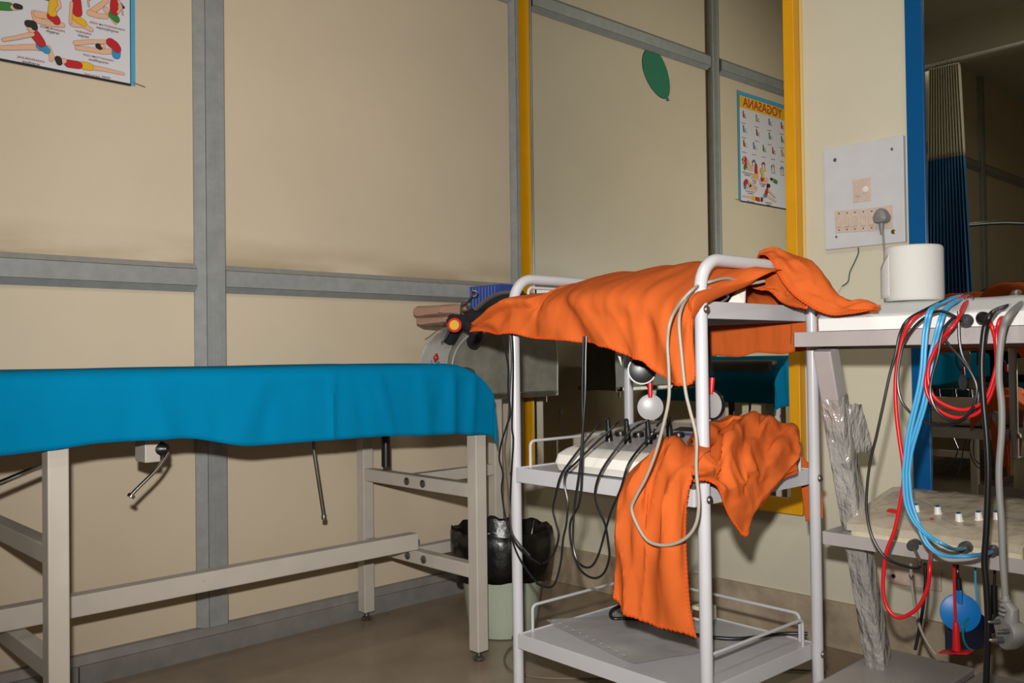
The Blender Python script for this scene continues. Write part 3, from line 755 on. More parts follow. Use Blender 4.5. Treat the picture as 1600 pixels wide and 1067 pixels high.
def px(l): return [at(a, b_, 'x', c) for a, b_, c in l]
# the part thrown over the near end frame and onto the rack
q_hem = px([(1184, 399, -.8263), (1196, 398, -.8309), (1206, 409, -.8356), (1213, 424, -.8402), (1222, 440, -.8449), (1232, 453, -.8449), (1244, 465, -.8449), (1260, 476, -.8449), (1278, 486, -.8449), (1300, 492, -.8449), (1325, 491, -.8449), (1348, 488, -.8449), (1368, 482, -.8356)])
q_mid = px([(1186, 397, -.8077), (1204, 393, -.8077), (1218, 400, -.817), (1232, 412, -.8263), (1245, 425, -.8263), (1256, 438, -.8309), (1268, 450, -.8309), (1282, 462, -.8309), (1296, 473, -.8309), (1312, 481, -.8309), (1330, 481, -.8356), (1350, 479, -.8356), (1371, 480, -.8309)])
q_sil = px([(1190, 394, -.7798), (1208, 389, -.7798), (1226, 391, -.7798), (1243, 398, -.7798), (1262, 407, -.7798), (1278, 421, -.7798), (1290, 437, -.7891), (1302, 453, -.7984), (1314, 463, -.8077), (1328, 469, -.817), (1342, 469, -.817), (1358, 472, -.817), (1374, 479, -.8263)])
q_bk = [p+Vector((.05, .045, -.012)) for i, p in enumerate(q_sil)]
q_bk2 = [p+Vector((.08, .08, -.08 if i < 6 else -.04)) for i, p in enumerate(q_sil)]
# inner fall between frame and hem
n_a = px([(1150, 420, -.7891), (1185, 424, -.7891), (1215, 424, -.7891), (1228, 440, -.7891), (1245, 458, -.7891)])
n_b = px([(1160, 440, -.8077), (1190, 445, -.8077), (1214, 448, -.8077), (1232, 462, -.8077), (1262, 478, -.817)])
n_c = px([(1164, 448, -.8263), (1186, 452, -.817), (1204, 456, -.817), (1222, 474, -.8077), (1262, 482, -.817)])
# the corner that hangs behind the rack top
k_a = px([(1236, 488, -.6403), (1262, 486, -.6403), (1290, 490, -.6403), (1325, 494, -.6403)])
k_b = px([(1236, 520, -.6356), (1262, 520, -.6356), (1285, 520, -.6356), (1306, 520, -.6356)])
k_c = px([(1234, 549, -.631), (1250, 549, -.631), (1266, 546, -.631), (1284, 540, -.631)])
fr = [(12, 14, 5), (8, 26, 6), (18, 18, 18)]
cloth('orange_cloth', [(top_rows, 9, .005, (9, 22, 5), 'bl', (6.5, 1.3, 1.8, .022, lambda v: 1.0 if v < .2 else max(.12, 1-(v-.2)*3.2))), ([q_hem, q_mid, q_sil, q_bk, q_bk2], 8, .003, (16, 16, 16), 'b', (3, 3.5, 1.5, .016, lambda v: min(1, v*4) if v < .3 else max(.2, 1-(v-.3)*2.2))), ([n_c, n_b, n_a], 6, .003, (20, 20, 20), 'b', (4, 2, 2, .01, None)), ([k_a, k_b, k_c], 5, .004, (6, 24, 4), '', None)],
      'orange cotton cloth spread over the trolley top and trailing onto the rack beside it')
# crumpled one on the middle shelf
def rows_of(L): return [px(r) for r in L]
M1 = rows_of([
 [(964, 932, -1.1332), (985, 959, -1.1378), (1019, 976, -1.1332), (1052, 985, -1.1332), (1086, 998, -1.1285)],
 [(961, 890, -1.1332), (985, 908, -1.1471), (1015, 925, -1.1332), (1045, 934, -1.1471), (1078, 945, -1.1285)],
 [(960, 845, -1.1332), (984, 855, -1.1518), (1015, 862, -1.1332), (1045, 868, -1.1518), (1074, 875, -1.1285)],
 [(965, 800, -1.1239), (988, 803, -1.1425), (1015, 806, -1.1192), (1045, 806, -1.1425), (1074, 810, -1.1192)],
 [(975, 757, -1.1053), (996, 757, -1.1239), (1020, 752, -1.1006), (1050, 752, -1.1192), (1080, 764, -1.0960)],
 [(992, 727, -1.0820), (1010, 720, -1.0960), (1035, 716, -1.0727), (1060, 716, -1.0913), (1087, 728, -1.0820)],
 [(1016, 705, -1.0402), (1032, 697, -1.0402), (1050, 691, -1.0309), (1068, 688, -1.0309), (1092, 690, -1.0309)],
 [(1030, 706, -.9751), (1042, 698, -.9751), (1056, 692, -.9658), (1074, 690, -.9658), (1096, 688, -.9658)],
 [(1040, 722, -.9565), (1050, 716, -.9565), (1062, 712, -.9472), (1078, 708, -.9472), (1100, 704, -.9472)]])
def mixp(h, r_, m_, s_):
    return [at(*h, 'y', -1.6164), at(*r_, 'y', -1.6118), at(m_[0], m_[1], 'y', -1.5997), at(s_[0], s_[1], 'x', s_[2])]
K = [mixp((1080, 748), (1082, 738), (1086, 716), (1088, 689, -.9844)), mixp((1108, 752), (1108, 738), (1108, 705), (1106, 660, -.9379)), mixp((1121, 762), (1122, 745), (1122, 705), (1124, 653, -.8821)), mixp((1134, 796), (1138, 752), (1140, 702), (1146, 646, -.8449)),
     mixp((1151, 824), (1154, 760), (1158, 700), (1166, 648, -.817)), mixp((1167, 837), (1170, 755), (1174, 702), (1186, 650, -.7891)), mixp((1178, 805), (1186, 750), (1192, 700), (1203, 654, -.7612)), mixp((1202, 777), (1208, 742), (1211, 702), (1220, 660, -.724)), mixp((1226, 750), (1230, 728), (1234, 700), (1238, 672, -.6914)), mixp((1241, 737), (1245, 722), (1246, 704), (1244, 688, -.6775))]
bk = [[p[3]+Vector((.04, .05, -.02)) for p in K], [p[3]+Vector((.05, .09, -.07)) for p in K]]
hump = [[.0, .008, -.004, .012, -.006, .012, -.008, .010, -.006, 0], [0, .012, -.012, .014, -.010, .010, -.012, .012, -.006, 0]]
M2 = [[p[0] for p in K], [p[0].lerp(p[1], .5)+Vector((-.0, -.006, 0)) for p in K], [p[1]+Vector((0, -abs(hump[0][i])*.6, hump[0][i])) for i, p in enumerate(K)], [p[2]+Vector((-.0, -.0, hump[1][i])) for i, p in enumerate(K)], [p[2].lerp(p[3], .55)+Vector((0, 0, .008-hump[0][i])) for i, p in enumerate(K)], [p[3] for p in K], bk[0], bk[1]]
M3 = rows_of([[(1242, 700, -.631), (1256, 716, -.6263), (1270, 730, -.6217)], [(1246, 728, -.6263), (1260, 738, -.6217), (1278, 748, -.617)], [(1252, 762, -.6217), (1266, 768, -.6198), (1284, 772, -.617)], [(1259, 815, -.6217), (1270, 812, -.6198), (1286, 810, -.617)]])
cloth('orange_cloth', [(M1, 10, .006, (8, 20, 6), 'blr', (2.6, 1.3, 1.2, .030, None)), (M2, 11, .006, (16, 22, 18), 'b', (3.4, 1.9, -2.2, .030, lambda v: .5 if v < .3 else (1 if v < .7 else .4))), (M3, 6, .004, (14, 14, 6), 'b', None)], 'crumpled orange cotton cloth heaped on the middle trolley shelf with a long tail hanging down')

# electrotherapy unit on the middle shelf -------------------------------
eu = thing('electrotherapy_unit', (-.9007, -1.3421, .6076), 'white electrotherapy unit with black knobs and four plugs on the middle trolley shelf', 'medical device')
y0, y1 = -1.1700, -1.5095; b = MB()
prof = [(-1.0448, .6095), (-1.0541, .6253), (-1.0448, .6448), (-1.0169, .656), (-.7519, .7043), (-.7333, .7025), (-.7193, .6188), (-.7286, .6095)]
pr2 = []
for t in (0, .012, .03, .5, .97, .988, 1):
    y = y0+(y1-y0)*t; e = 1-(.03 if t in (0, 1) else (.012 if t in (.012, .988) else 0)); c = (-.8914, .6513)
    pr2.append([Vector((c[0]+(x-c[0])*e, y, c[1]+(z-c[1])*(e-(.1 if t in (0, 1) else .03 if t in (.012, .988) else 0)) if z > .6188 else z)) for x, z in prof+[prof[0]]])
b.sheet(pr2, WPL); b.add(pr2[0][:-1], [list(range(len(prof)))], WPL); b.add(pr2[-1][:-1], [list(range(len(prof)))[::-1]], WPL)
b.build('casing', WPL, eu)
pn = Vector((-.052, 0, .285)).normalized(); pp = Vector((-1.0169, 0, .6573))
def panp(pxy): return atp(pxy[0], pxy[1], pp, pn)
def prism_on(b, x0, x1, ya, yb, h, m):
    d = Vector((.285, 0, .052)).normalized()
    c = [pp+d*x0, pp+d*x1]; P_ = [Vector((c[0].x, ya, c[0].z)), Vector((c[1].x, ya, c[1].z)), Vector((c[1].x, yb, c[1].z)), Vector((c[0].x, yb, c[0].z))]
    b.prism(P_, pn*h, m)
b = MB(); prism_on(b, .008, .25, y0-.02, y1+.02, .0016, GPL); b.build('control_panel', GPL, eu)
b = MB(); prism_on(b, .186, .218, -1.3328, -1.4537, .0024, INK); prism_on(b, .153, .172, -1.3700, -1.4444, .0022, NAVY); b.build('display', INK, eu)
for i, (x, y) in enumerate(((970, 681), (998, 683), (1028, 685), (1061, 684))):
    c = panp((x, y)); MB().lathe(c, [(.013, 0), (.013, .008), (.0115, .012), (0, .0125)], BLACK, 20, axis=tuple(pn)).build('knob', BLACK, eu)
plugs = []
for i, (xt, yt, xb, yb) in enumerate(((948, 659, 952, 690), (977, 660, 981, 693), (1009, 662, 1014, 695), (1040, 665, 1047, 690))):
    c = panp((xb, yb)); b = MB(); ax = Vector((-.04, .03, 1)).normalized()
    b.lathe(c, [(.0085, .0), (.0085, .012), (.0072, .014), (.0072, .034), (.0055, .037), (.005, .052), (.0035, .055), (0, .056)], BLACK, 16, axis=tuple(ax)); b.lathe(c, [(.0095, -.001), (.0095, .003), (0, .003)], STEEL, 16, axis=tuple(pn))
    p_ = tag(b.build('lead_plug'), ['black plug at the left end of the unit panel', 'second black plug from the left on the unit panel', 'third black plug from the left on the unit panel', 'black plug furthest right on the unit panel beside the orange cloth'][i], 'plug', 'plugs in the electrotherapy unit')
    plugs.append(c+ax*.053)

# cables: lists of (x, y, X plane) points of the photo
def cable(name, pts, r, m, label=None, cat='cable', start=None, end=None, flat=1.0, parent=None, group=None, n=8, sm=6, strands=None):
    P = [at(a, b_, 'x', c) for a, b_, c in pts]
    if start is not None: P = [start]+P
    if end is not None: P = P+[end]
    b = MB()
    if strands:
        for (dx, dz, rr, mm) in strands: b.tube([p+Vector((-.001*dx, dx*-1, dz)) for p in P], rr, mm, n=n, smooth=sm)
    else: b.tube(P, r, m, n=n, smooth=sm, flat=flat)
    o = b.build(name, m, parent)
    if label: tag(o, label, cat, group)
    return o
X1 = -1.1192
def xs(L, x): return [(a, b_, x) for a, b_ in L]
G_ = 'black leads looping off the trolley'
cable('lead', [(940, 660, -1.0402), (926, 675, -1.0774), (909, 697, -1.1006)]+xs([(890, 722), (876, 744), (868, 774), (864, 796), (869, 818), (873, 838), (864, 867), (849, 880)], X1), .0024, BLACK, 'black lead from the left plug whose loop ends highest beside the bin', start=plugs[0], group=G_)
cable('lead', [(967, 659, -1.0402), (953, 672, -1.0681), (929, 694, -1.0960)]+xs([(901, 722), (885, 738), (882, 757), (887, 785), (885, 818), (880, 842), (876, 880), (866, 913), (851, 917), (838, 911)], X1-.004), .0024, BLACK, 'black lead from the second plug, curling lowest towards the bin', start=plugs[1], group=G_)
cable('lead', [(998, 664, -1.0402), (984, 675, -1.0588), (964, 700, -1.0960)]+xs([(940, 735), (930, 766), (933, 790), (945, 818), (950, 845), (952, 871), (943, 896), (926, 903), (905, 888), (893, 854), (891, 817), (905, 787), (909, 745), (911, 690), (910, 620), (911, 560), (912, 525)], X1-.008), .0024, BLACK, 'black lead from the third plug with the deepest loop under the middle shelf', start=plugs[2], group=G_)
cable('lead', [(1030, 661, -1.0402), (1017, 680, -1.0588), (997, 703, -1.0913)]+xs([(981, 727), (970, 763), (956, 796), (947, 825), (935, 867), (922, 886), (905, 880), (896, 854), (896, 815), (899, 779), (906, 730), (909, 690), (914, 620), (915, 560), (916, 525)], X1-.012), .0024, BLACK, 'black lead from the fourth plug, its loop nested inside the deepest one', start=plugs[3], group=G_)
G2 = 'black cords down the left trolley post'
cable('cord', xs([(787, 515), (787, 531), (794, 572), (794, 607), (797, 645), (791, 668), (784, 690), (780, 716), (786, 740), (784, 768), (792, 817), (805, 847), (825, 869), (844, 881)], -1.0960), .0022, BLACK, 'leftmost black cord beside the left trolley post, bulging out by the bed corner', group=G2)
cable('cord', xs([(799, 515), (802, 560), (801, 620), (800, 667), (802, 689), (799, 742), (797, 791), (797, 828), (810, 869), (836, 907), (853, 916)], -1.0727), .0022, BLACK, 'black cord running straight down along the left trolley post to the bin', group=G2)
cable('cord', xs([(795, 515), (799, 560), (796, 620), (793, 670), (789, 700), (791, 734), (796, 790), (800, 830), (812, 850), (828, 868)], -1.0820), .0018, STEEL, 'thin grey cord between the two black cords at the left trolley post', group=G2)
cable('looped_cable', [(1194, 439, -.8821), (1167, 443, -.9193), (1137, 435, -.9844), (1110, 440, -1.0402), (1097, 445, -1.0448), (1084, 451, -1.1053), (1064, 472, -1.1239)]+xs([(1048, 500), (1043, 534), (1045, 577), (1045, 623), (1036, 666), (1024, 709), (1009, 747), (994, 775), (987, 796), (998, 825), (1014, 846), (1040, 852), (1068, 843), (1086, 822), (1092, 788), (1088, 735), (1088, 683), (1078, 641), (1071, 610), (1065, 554), (1061, 507)], -1.1704)+[(1064, 484, -1.1518), (1074, 465, -1.1053), (1088, 453, -1.0541), (1100, 451, -1.0402), (1115, 451, -1.0123), (1130, 456, -.9751), (1137, 464, -.9379), (1127, 470, -.9193), (1112, 470, -.9193)], .0032, BEIGEC, 'beige power cord hanging in a long loop over the orange cloths', 'cord', n=10)
cable('black_lead', [(1103, 510, -.8263), (1104, 560, -.8263), (1104, 590, -.8263)], .003, BLACK, 'black lead hanging beneath the top shelf, right of the near trolley post')
# electrodes
def pad(name, c, r, m, mr, label, ax=(-.75, -.66, 0), tab=True, cord=None):
    t = thing(name, c, label, 'electrode')
    ax = Vector(ax).normalized()
    MB().lathe(c, [(0, 0), (r*.94, 0), (r, .0015), (r, .004), (r*.94, .005), (0, .005)], m, 36, axis=tuple(ax)).build('disc', m, t)
    if mr is not None: MB().lathe(c, [(r*.95, -.001), (r*1.05, -.001), (r*1.05, .006), (r*.95, .006), (r*.95, -.001)], mr, 36, axis=tuple(ax)).build('rim', mr, t)
    if tab:
        b = MB(); b.tube([c+Vector((0, 0, r*.75))+ax*.006, c+Vector((0, 0, r*1.0))+ax*.006, c+Vector((0, 0, r*1.9))+ax*.003], (lambda q: .0045+.0012*q), RED, n=10); b.build('red_connector', RED, t)
    return t
cA = at(1016, 636, 'x', -.9193); pad('electrode', cA, .0285, GPL, None, 'pale grey round electrode with a red connector hanging under the top shelf')
cable('black_lead', [(1013, 606, -.9193), (1006, 590, -.9193), (1004, 560, -.9193), (1006, 545, -.9193)], .0022, BLACK, 'thin black lead holding the pale grey round electrode')
cB = at(1003, 578, 'x', -.9472); pad('electrode', cB, .03, BLACK, GPL, 'black round electrode with a pale rim tucked under the front hem of the cloth', tab=False)
cC = at(1115, 632, 'x', -.9007); pad('electrode', cC, .0295, GPL, BLACK, 'pale electrode seen nearly edge-on right of the near trolley post', ax=(-.93, .15, 0.0))
cable('black_lead', [(1113, 588, -.9007), (1109, 560, -.8821), (1107, 530, -.8635), (1107, 512, -.8449)], .003, BLACK, 'black lead holding the edge-on electrode')
# paper cone peeking from the cloth hem and papers on top shelf
b = MB(); b.prism([at(962, 548, 'x', -1.0123), at(969, 551, 'x', -1.0123), at(971, 571, 'x', -1.0123)], (.001, 0, 0), WPL)
tag(b.build('paper_tip'), 'pale paper corner poking from under the front hem of the cloth', 'paper')
z_ = .9785; b = MB(); P_ = [at(1138, 472, 'x', -.9007), at(1163, 474, 'x', -.8821), at(1164, 451, 'x', -.8635), at(1150, 455, 'x', -.8821)]
b.prism(P_, (.004, 0, 0), WPL); tag(b.build('paper_box'), 'small white carton standing on the top trolley shelf under the cloth', 'box')
# bottom shelf: perforated plastic sleeve, black cable, small transformer
zs = .2252; b = MB()
P_ = [at(853, 970, 'z', zs), at(991, 1038, 'z', zs), at(1146, 1010, 'z', zs), at(1010, 955, 'z', zs)]
g = []
for i in range(15):
    row = []
    for j in range(15):
        p = P_[0].lerp(P_[1], i/14).lerp(P_[3].lerp(P_[2], i/14), j/14); p = p+Vector((0, 0, .004*max(0, noise.noise(p*14)+.2)))
        row.append(p)
    g.append(row)
sv = b.sheet(g, mat('clear_sleeve', (196, 192, 188), .15, alpha=.62, bump=.5, bscale=22, var=.1, scale=12)).build('plastic_sleeve'); tag(sv, 'clear perforated plastic sleeve lying on the bottom trolley shelf', 'plastic sleeve')
b = MB()
for i in range(11):
    p = P_[0].lerp(P_[1], (i+.7)/12); q = p.lerp(P_[3], .035); b.lathe(q+Vector((0, 0, .005)), [(0, 0), (.004, 0), (.004, .0006), (0, .0006)], WHITE, 12)
b.build('punched_holes', WHITE, sv)
b = MB()
cb = [at(x, y, 'z', z) for x, y, z in ((1000, 944, .2468), (972, 946, .2468), (955, 955, .2375), (958, 966, .23), (985, 966, .23), (1030, 972, .23), (1062, 985, .23), (1100, 994, .23), (1150, 998, .23), (1190, 994, .2319), (1225, 990, .2337), (1262, 990, .2375))]
tag(b.tube(cb, .0042, BLACK, n=10, smooth=6).build('mains_lead'), 'thick black mains lead snaking across the bottom trolley shelf', 'cable')
b = MB(); p = at(1098, 968, 'z', .2263); b.box((p.x-.02, p.y-.022, .2258), (p.x+.028, p.y+.02, .2607), CRPL, .004)
ad = tag(b.build('power_adaptor'), 'small cream power adaptor on the bottom trolley shelf behind the near post', 'adaptor')
MB().box((p.x-.0215, p.y-.012, .2347), (p.x-.019, p.y+.014, .2523), mat('adaptor_label', (90, 60, 40), .5)).build('rating_label', None, ad)
# thin cord lying on the floor
b = MB(); tag(b.tube([at(x, y, 'z', .004) for x, y in ((820, 1000), (797, 1012), (788, 1030), (800, 1048), (840, 1058), (900, 1060), (1000, 1058), (1200, 1046), (1290, 1050))], .0028, mat('dusty_cord', (120, 108, 94), .6), n=8, smooth=6).build('floor_cord'), 'thin dusty cord lying on the stone floor under the trolley', 'cord')

# ------------------------------------------------------------------ switchboard
sb = thing('switchboard', (0, -1.40, 1.168), 'grey white electrical switchboard panel on the plaster between the two mirrors', 'switchboard')
def wr(x, y, X=-.016): return at(x, y, 'x', X)
c0, c1, c2, c3 = wr(1286, 232), wr(1410, 213), wr(1415.5, 378), wr(1290, 390)
ya, yb = (c0.y+c3.y)/2, (c1.y+c2.y)/2; za, zb = (c2.z+c3.z)/2, (c0.z+c1.z)/2
MB().box((-.016, ya, za), (-.0005, yb, zb), BOARD, .0015).build('board', BOARD, sb)
def pl(x0, yy0, x1, yy1, X, m, name, par, h=.003, bev=.001):
    p, q = wr(x0, yy0, X), wr(x1, yy1, X); b = MB().box((X-h, p.y, p.z), (X, q.y, q.z), m, bev); return b.build(name, m, par)
def tiltpl(cx, cy, wpx, hpx, X, m, name, par, h=.003):
    p = wr(cx, cy, X); k = p.z; s_ = .0019
    b = MB().box((X-h, p.y+wpx*s_/2, k-hpx*s_/2), (X, p.y-wpx*s_/2, k+hpx*s_/2), m, .0008); return b.build(name, m, par)
m1 = tiltpl(1347, 297, 28, 35, -.016, IVORY, 'module_plate', sb, .002)
t1 = tiltpl(1340, 298, 7, 17, -.018, IVORY, 'rocker', m1, .004)
MB().lathe(wr(1353, 296, -.018), [(.009, 0), (.009, .004), (.006, .0045), (.006, .007), (0, .0075)], WPL, 22, axis=(-1, 0, 0)).build('indicator_ring', WPL, m1)
for i, x in enumerate((1311, 1323.5, 1336, 1349, 1362)):
    y = 346.5-(i*.9)
    mp_ = tiltpl(x, y, 12.2, 34, -.016, IVORY, 'switch_plate', sb, .002)
    tiltpl(x, y+1, 7.2, 15, -.018, IVORY, 'rocker', mp_, .0045)
    for yy in (y-13, y+13): MB().lathe(wr(x, yy, -.018), [(.0022, 0), (.0022, .001), (0, .001)], STEEL, 8, axis=(-1, 0, 0)).build('screw', STEEL, mp_)
tiltpl(1382, 340, 26, 34, -.016, IVORY, 'socket_plate', sb, .002)
for (x, y, m, r) in ((1305, 250, STEEL, .0055), (1394, 233, STEEL, .004), (1307, 370, STEEL, .0035), (1396, 362, BRASS, .0065)):
    MB().lathe(wr(x, y), [(r, 0), (r, .0012), (r*.5, .0025), (0, .0025)], m, 14, axis=(-1, 0, 0)).build('fixing_screw', m, sb)
# plug in the socket and its cord
pc = wr(1380, 339, -.022)
b = MB()
bm_prof = []
for i in range(24):
    a = 2*PI*i/24; r = .021*(1+.10*math.cos(3*(a-PI/2))); bm_prof.append((r*math.cos(a), r*math.sin(a)))
for (k, h0) in ((1, 0), (1, .018), (.85, .024)): pass
b.sheet([[pc+Vector((-h, q[0]*k, q[1]*k)) for q in bm_prof+[bm_prof[0]]] for k, h in ((.9, -.004), (1, 0), (1, .018), (.86, .026), (.3, .03))], GREYC)
b.add([pc+Vector((-.03, q[0]*.3, q[1]*.3)) for q in bm_prof], [list(range(24))], GREYC)
b.tube([pc+Vector((-.012, 0, -.018)), pc+Vector((-.012, 0, -.032)), pc+Vector((-.012, -.001, -.05))], (lambda t: .0085-.004*t), GREYC, n=10)
tag(b.build('wall_plug', GREYC), 'grey three-pin plug pushed into the switchboard socket', 'plug')
cable('plug_cord', [(1380, 366, -.034), (1381, 385, -.034), (1383, 405, -.03), (1384, 430, -.03), (1382, 460, -.05), (1384, 476, -.1)], .003, GREYC, 'grey cord dropping from the switchboard plug behind the toilet roll', 'cord')
cable('wall_wire', [(1341, 387, -.004), (1341, 396, -.006), (1335, 410, -.006), (1328, 425, -.006), (1325, 440, -.006), (1316, 447, -.006)], .0018, mat('dark_green_wire', (40, 60, 60), .5), 'short dark wire curling below the switchboard', 'wire')
cable('wall_wire', [(1316, 447, -.006), (1312, 453, -.006), (1309, 464, -.006), (1311, 480, -.006)], .0018, mat('plaster_coloured_wire', (190, 180, 156), .6), 'wire painted cream where it runs down the plaster', 'wire')

# ------------------------------------------------------------------ grey rack at the right
rk = thing('equipment_rack', (-.4, -1.95, 0), 'grey steel rack with sloping legs and trays of equipment at the right', 'rack')
RY0, RY1 = -1.6121, -2.62
def tray(x0, x1, z0, z1, y0, y1, open_=True):
    b = MB()
    b.box((x0, y0, z0), (x0+.003, y1, z1), GREYM, .001); b.box((x1-.003, y0, z0), (x1, y1, z1), GREYM, .001)
    b.box((x0, y0, z0), (x1, y0-.003, z1), GREYM, .001); b.box((x0, y1+.003, z0), (x1, y1, z1), GREYM, .001)
    if open_: b.box((x0+.002, y0-.002, z0+.001), (x1-.002, y1+.002, z0+.004), GREYM)
    else: b.box((x0+.002, y0-.002, z1-.004), (x1-.002, y1+.002, z1-.001), GREYM)
    return b.build('tray', GREYM, rk)
tray(-.7884, -.40, .8775, .9079, RY0, RY1, False)
tray(-.6695, -.28, .4486, .4762, -1.6055, RY1)
MB().box((-.66, RY0-.02, .8718), (-.63, RY1+.02, .8775), GREYM).build('stiffener', GREYM, rk)
def sleg(y, wrapped):
    p0, p1 = Vector((-0.7171, y, 0.8766)), Vector((-0.4442, y, 0.0))
    d = p1-p0
    b = MB().bar(p0+d*.004, p1-d*.004, .04, .04, GREYM, side=(0, 1, 0), bev=.003)
    l_ = b.build('leg', GREYM, rk)
    if wrapped:
        w0, w1 = p0+d*.12, p0+d*.95; dn = d.normalized(); X_ = Vector((0, 1, 0)); Y_ = dn.cross(X_)
        g = []; N_ = 90
        for i in range(N_+1):
            c = w0.lerp(w1, i/N_); row = []
            for k in range(41):
                a = 2*PI*k/40; ca, sa = math.cos(a), math.sin(a); e = .34
                q = Vector((0, 0, 0))+X_*(.0225*(abs(ca)**e)*(1 if ca > 0 else -1))+Y_*(.0225*(abs(sa)**e)*(1 if sa > 0 else -1))
                n_ = noise.noise(Vector((i*.35, ca*3, sa*3)))*.0012+abs(noise.noise(Vector((i*.3, ca*5+sa*2, sa*5))))*.0015
                row.append(c+q*(1+.02)+q.normalized()*n_)
            g.append(row)
        MB().sheet(g, WRAP).build('film_wrap', WRAP, l_)
        f0 = w0+d*.02+Vector((-.0, -.02, 0)); g = []
        for i in range(7):
            g.append([f0+d*(.02*i)+Vector((.01+.006*j+.003*i*(j > 2), -.004*j, .006*noise.noise(Vector((i*.7, j*.9, 1))))) for j in range(6)])
        fo = MB().sheet(g, WRAP).build('film_wrap', WRAP, l_); fo.modifiers.new('t', 'SOLIDIFY').thickness = .0008
    return l_
sleg(-1.6454, True); sleg(-2.58, False)
# flat instrument under a clear cover on the top tray
fi = thing('flat_instrument', (-.6267, -1.9326, .9089), 'white flat wedge-fronted instrument under clear film on the top rack tray', 'medical device')
b = MB(); pf = [(-.7789, .9091), (-.7808, .9336), (-.7456, .9593), (-.5126, .9612), (-.5031, .9091)]
b.prism([(x, -1.6644, z) for x, z in pf], (0, -.88, 0), mat('speckled_white_casing', (226, 226, 224), .35, bump=.2, bscale=400)); b.build('casing', None, fi)
b = MB(); b.prism([(x, -1.7424, z) for x, z in ((-.7732, .9398), (-.7461, .9599), (-.7446, .9599), (-.7722, .9388))], (0, -.76, 0), GPL); b.build('front_label', GPL, fi)
g = []
for i in range(40):
    y = -1.6587-.89*i/39; row = []
    for j, (x, z) in enumerate(((-.7827, .936), (-.7713, .9436), (-.7579, .9536), (-.7465, .9623), (-.6743, .9636), (-.5982, .964), (-.5221, .9636), (-.505, .9621))):
        row.append(Vector((x, y, z+.0014*noise.noise(Vector((x*40, y*22, 0)))+.0008)))
    g.append(row)
o = MB().sheet(g, LGLASS).build('clear_film', LGLASS, fi); o.modifiers.new('t', 'SOLIDIFY').thickness = .0006

# toilet roll standing on it
rp = at(1428.5, 470, 'x', -.6885); RC = Vector((-.6885, rp.y, .9655))
b = MB(); b.lathe(RC, [(.021, 0), (.0525, 0), (.0547, .003), (.0552, .008), (.0552, .1025), (.0533, .107), (.0505, .109), (.023, .109), (.020, .1065), (.020, 0)], PAPER, 56)
tr_ = tag(b.build('toilet_roll', PAPER), 'white toilet paper roll standing on the flat instrument', 'toilet roll')
g = []
for i in range(12):
    a = math.radians(150-i*2.6); row = []
    for j in range(10): row.append(RC+Vector((math.cos(a)*(.0562+.0005*i), math.sin(a)*(.0562+.0005*i), .006+.09*j/9*(1-.03*i))))
    g.append(row)
o = MB().sheet(g, PAPER).build('loose_sheet', PAPER, tr_); o.modifiers.new('t', 'SOLIDIFY').thickness = .0004
MB().lathe(RC+Vector((0, 0, .001)), [(.0198, 0), (.0198, .1065), (.0183, .1065), (.0183, 0), (.0198, 0)], mat('cardboard', (170, 140, 104), .8), 28).build('cardboard_core', None, tr_)

# film-covered stimulator on the middle tray
sm_ = thing('muscle_stimulator', (-.5031, -1.8185, .4524), 'cream stimulator with blue and white knobs wrapped in wrinkled film on the middle rack tray', 'medical device')
SY0, SY1 = -1.6587, -1.9944; b = MB()
pf = [(-.6505, .4534), (-.6524, .4933), (-.6267, .5066), (-.446, .5437), (-.408, .5437), (-.4032, .4534)]
g = []
for t in (0, .01, .05, .5, .95, .99, 1):
    y = SY0+(SY1-SY0)*t; e = {0: .93, .01: .97, .05: 1, .5: 1, .95: 1, .99: .97, 1: .93}[t]
    g.append([Vector((-.5221+(x-(-.5221))*e, y, .4534+(z-.4534)*e)) for x, z in pf+[pf[0]]])
b.sheet(g, CRPL); b.add(g[0][:-1], [list(range(6))], CRPL); b.add(g[-1][:-1], [list(range(6))[::-1]], CRPL); b.build('casing', CRPL, sm_)
sn = Vector((-.039, 0, .19)).normalized(); sp = Vector((-.6267, 0, .5071))
def sp_(x, y): return atp(x, y, sp, sn)
g = []
for i in range(60):
    y = SY0+.003+(SY1-SY0-.006)*i/59; row = []
    for j in range(22):
        t = j/21
        if t < .25: x, z = -.6552, .4819+.016*t/.25
        elif t < .32: x, z = -.6552+.031*(t-.25)/.07, .4971+.0133*(t-.25)/.07
        elif t < .9: x, z = -.6248+.181*(t-.32)/.58, .5104+.037*(t-.32)/.58
        else: x, z = -.4441+.038*(t-.9)/.1, .5475
        n_ = noise.noise(Vector((x*30, y*26, z*20)))*.003+abs(noise.noise(Vector((x*60, y*50, 3))))*.002
        row.append(Vector((x-n_*.3, y, z+n_+.001)))
    g.append(row)
FILM2 = mat('wrinkled_clear_film', (196, 184, 164), .14, alpha=.86, bump=.8, bscale=30, var=.15, scale=12)
MB().sheet(g, FILM2).build('wrinkled_film', FILM2, sm_)
KB = mat('knob_blue_cap', (0, 80, 150), .4)
for x, y in ((1432, 802), (1466, 805), (1499, 816), (1530, 814), (1558, 814)):
    c = sp_(x, y); k_ = MB().lathe(c, [(.010, 0), (.0092, .004), (.0072, .006), (.0062, .018), (.0055, .0195), (0, .0195)], WPL, 20, axis=tuple(sn)).build('knob', WPL, sm_)
    MB().lathe(c+sn*.0196, [(0, 0), (.0048, 0), (.0048, .0012), (0, .0014)], KB, 16, axis=tuple(sn)).build('blue_cap', KB, k_)
    if x == 1499: MB().lathe(c, [(.014, .0), (.014, .0022), (0, .0022)], GPL, 24, axis=tuple(sn)).build('skirt', GPL, k_)
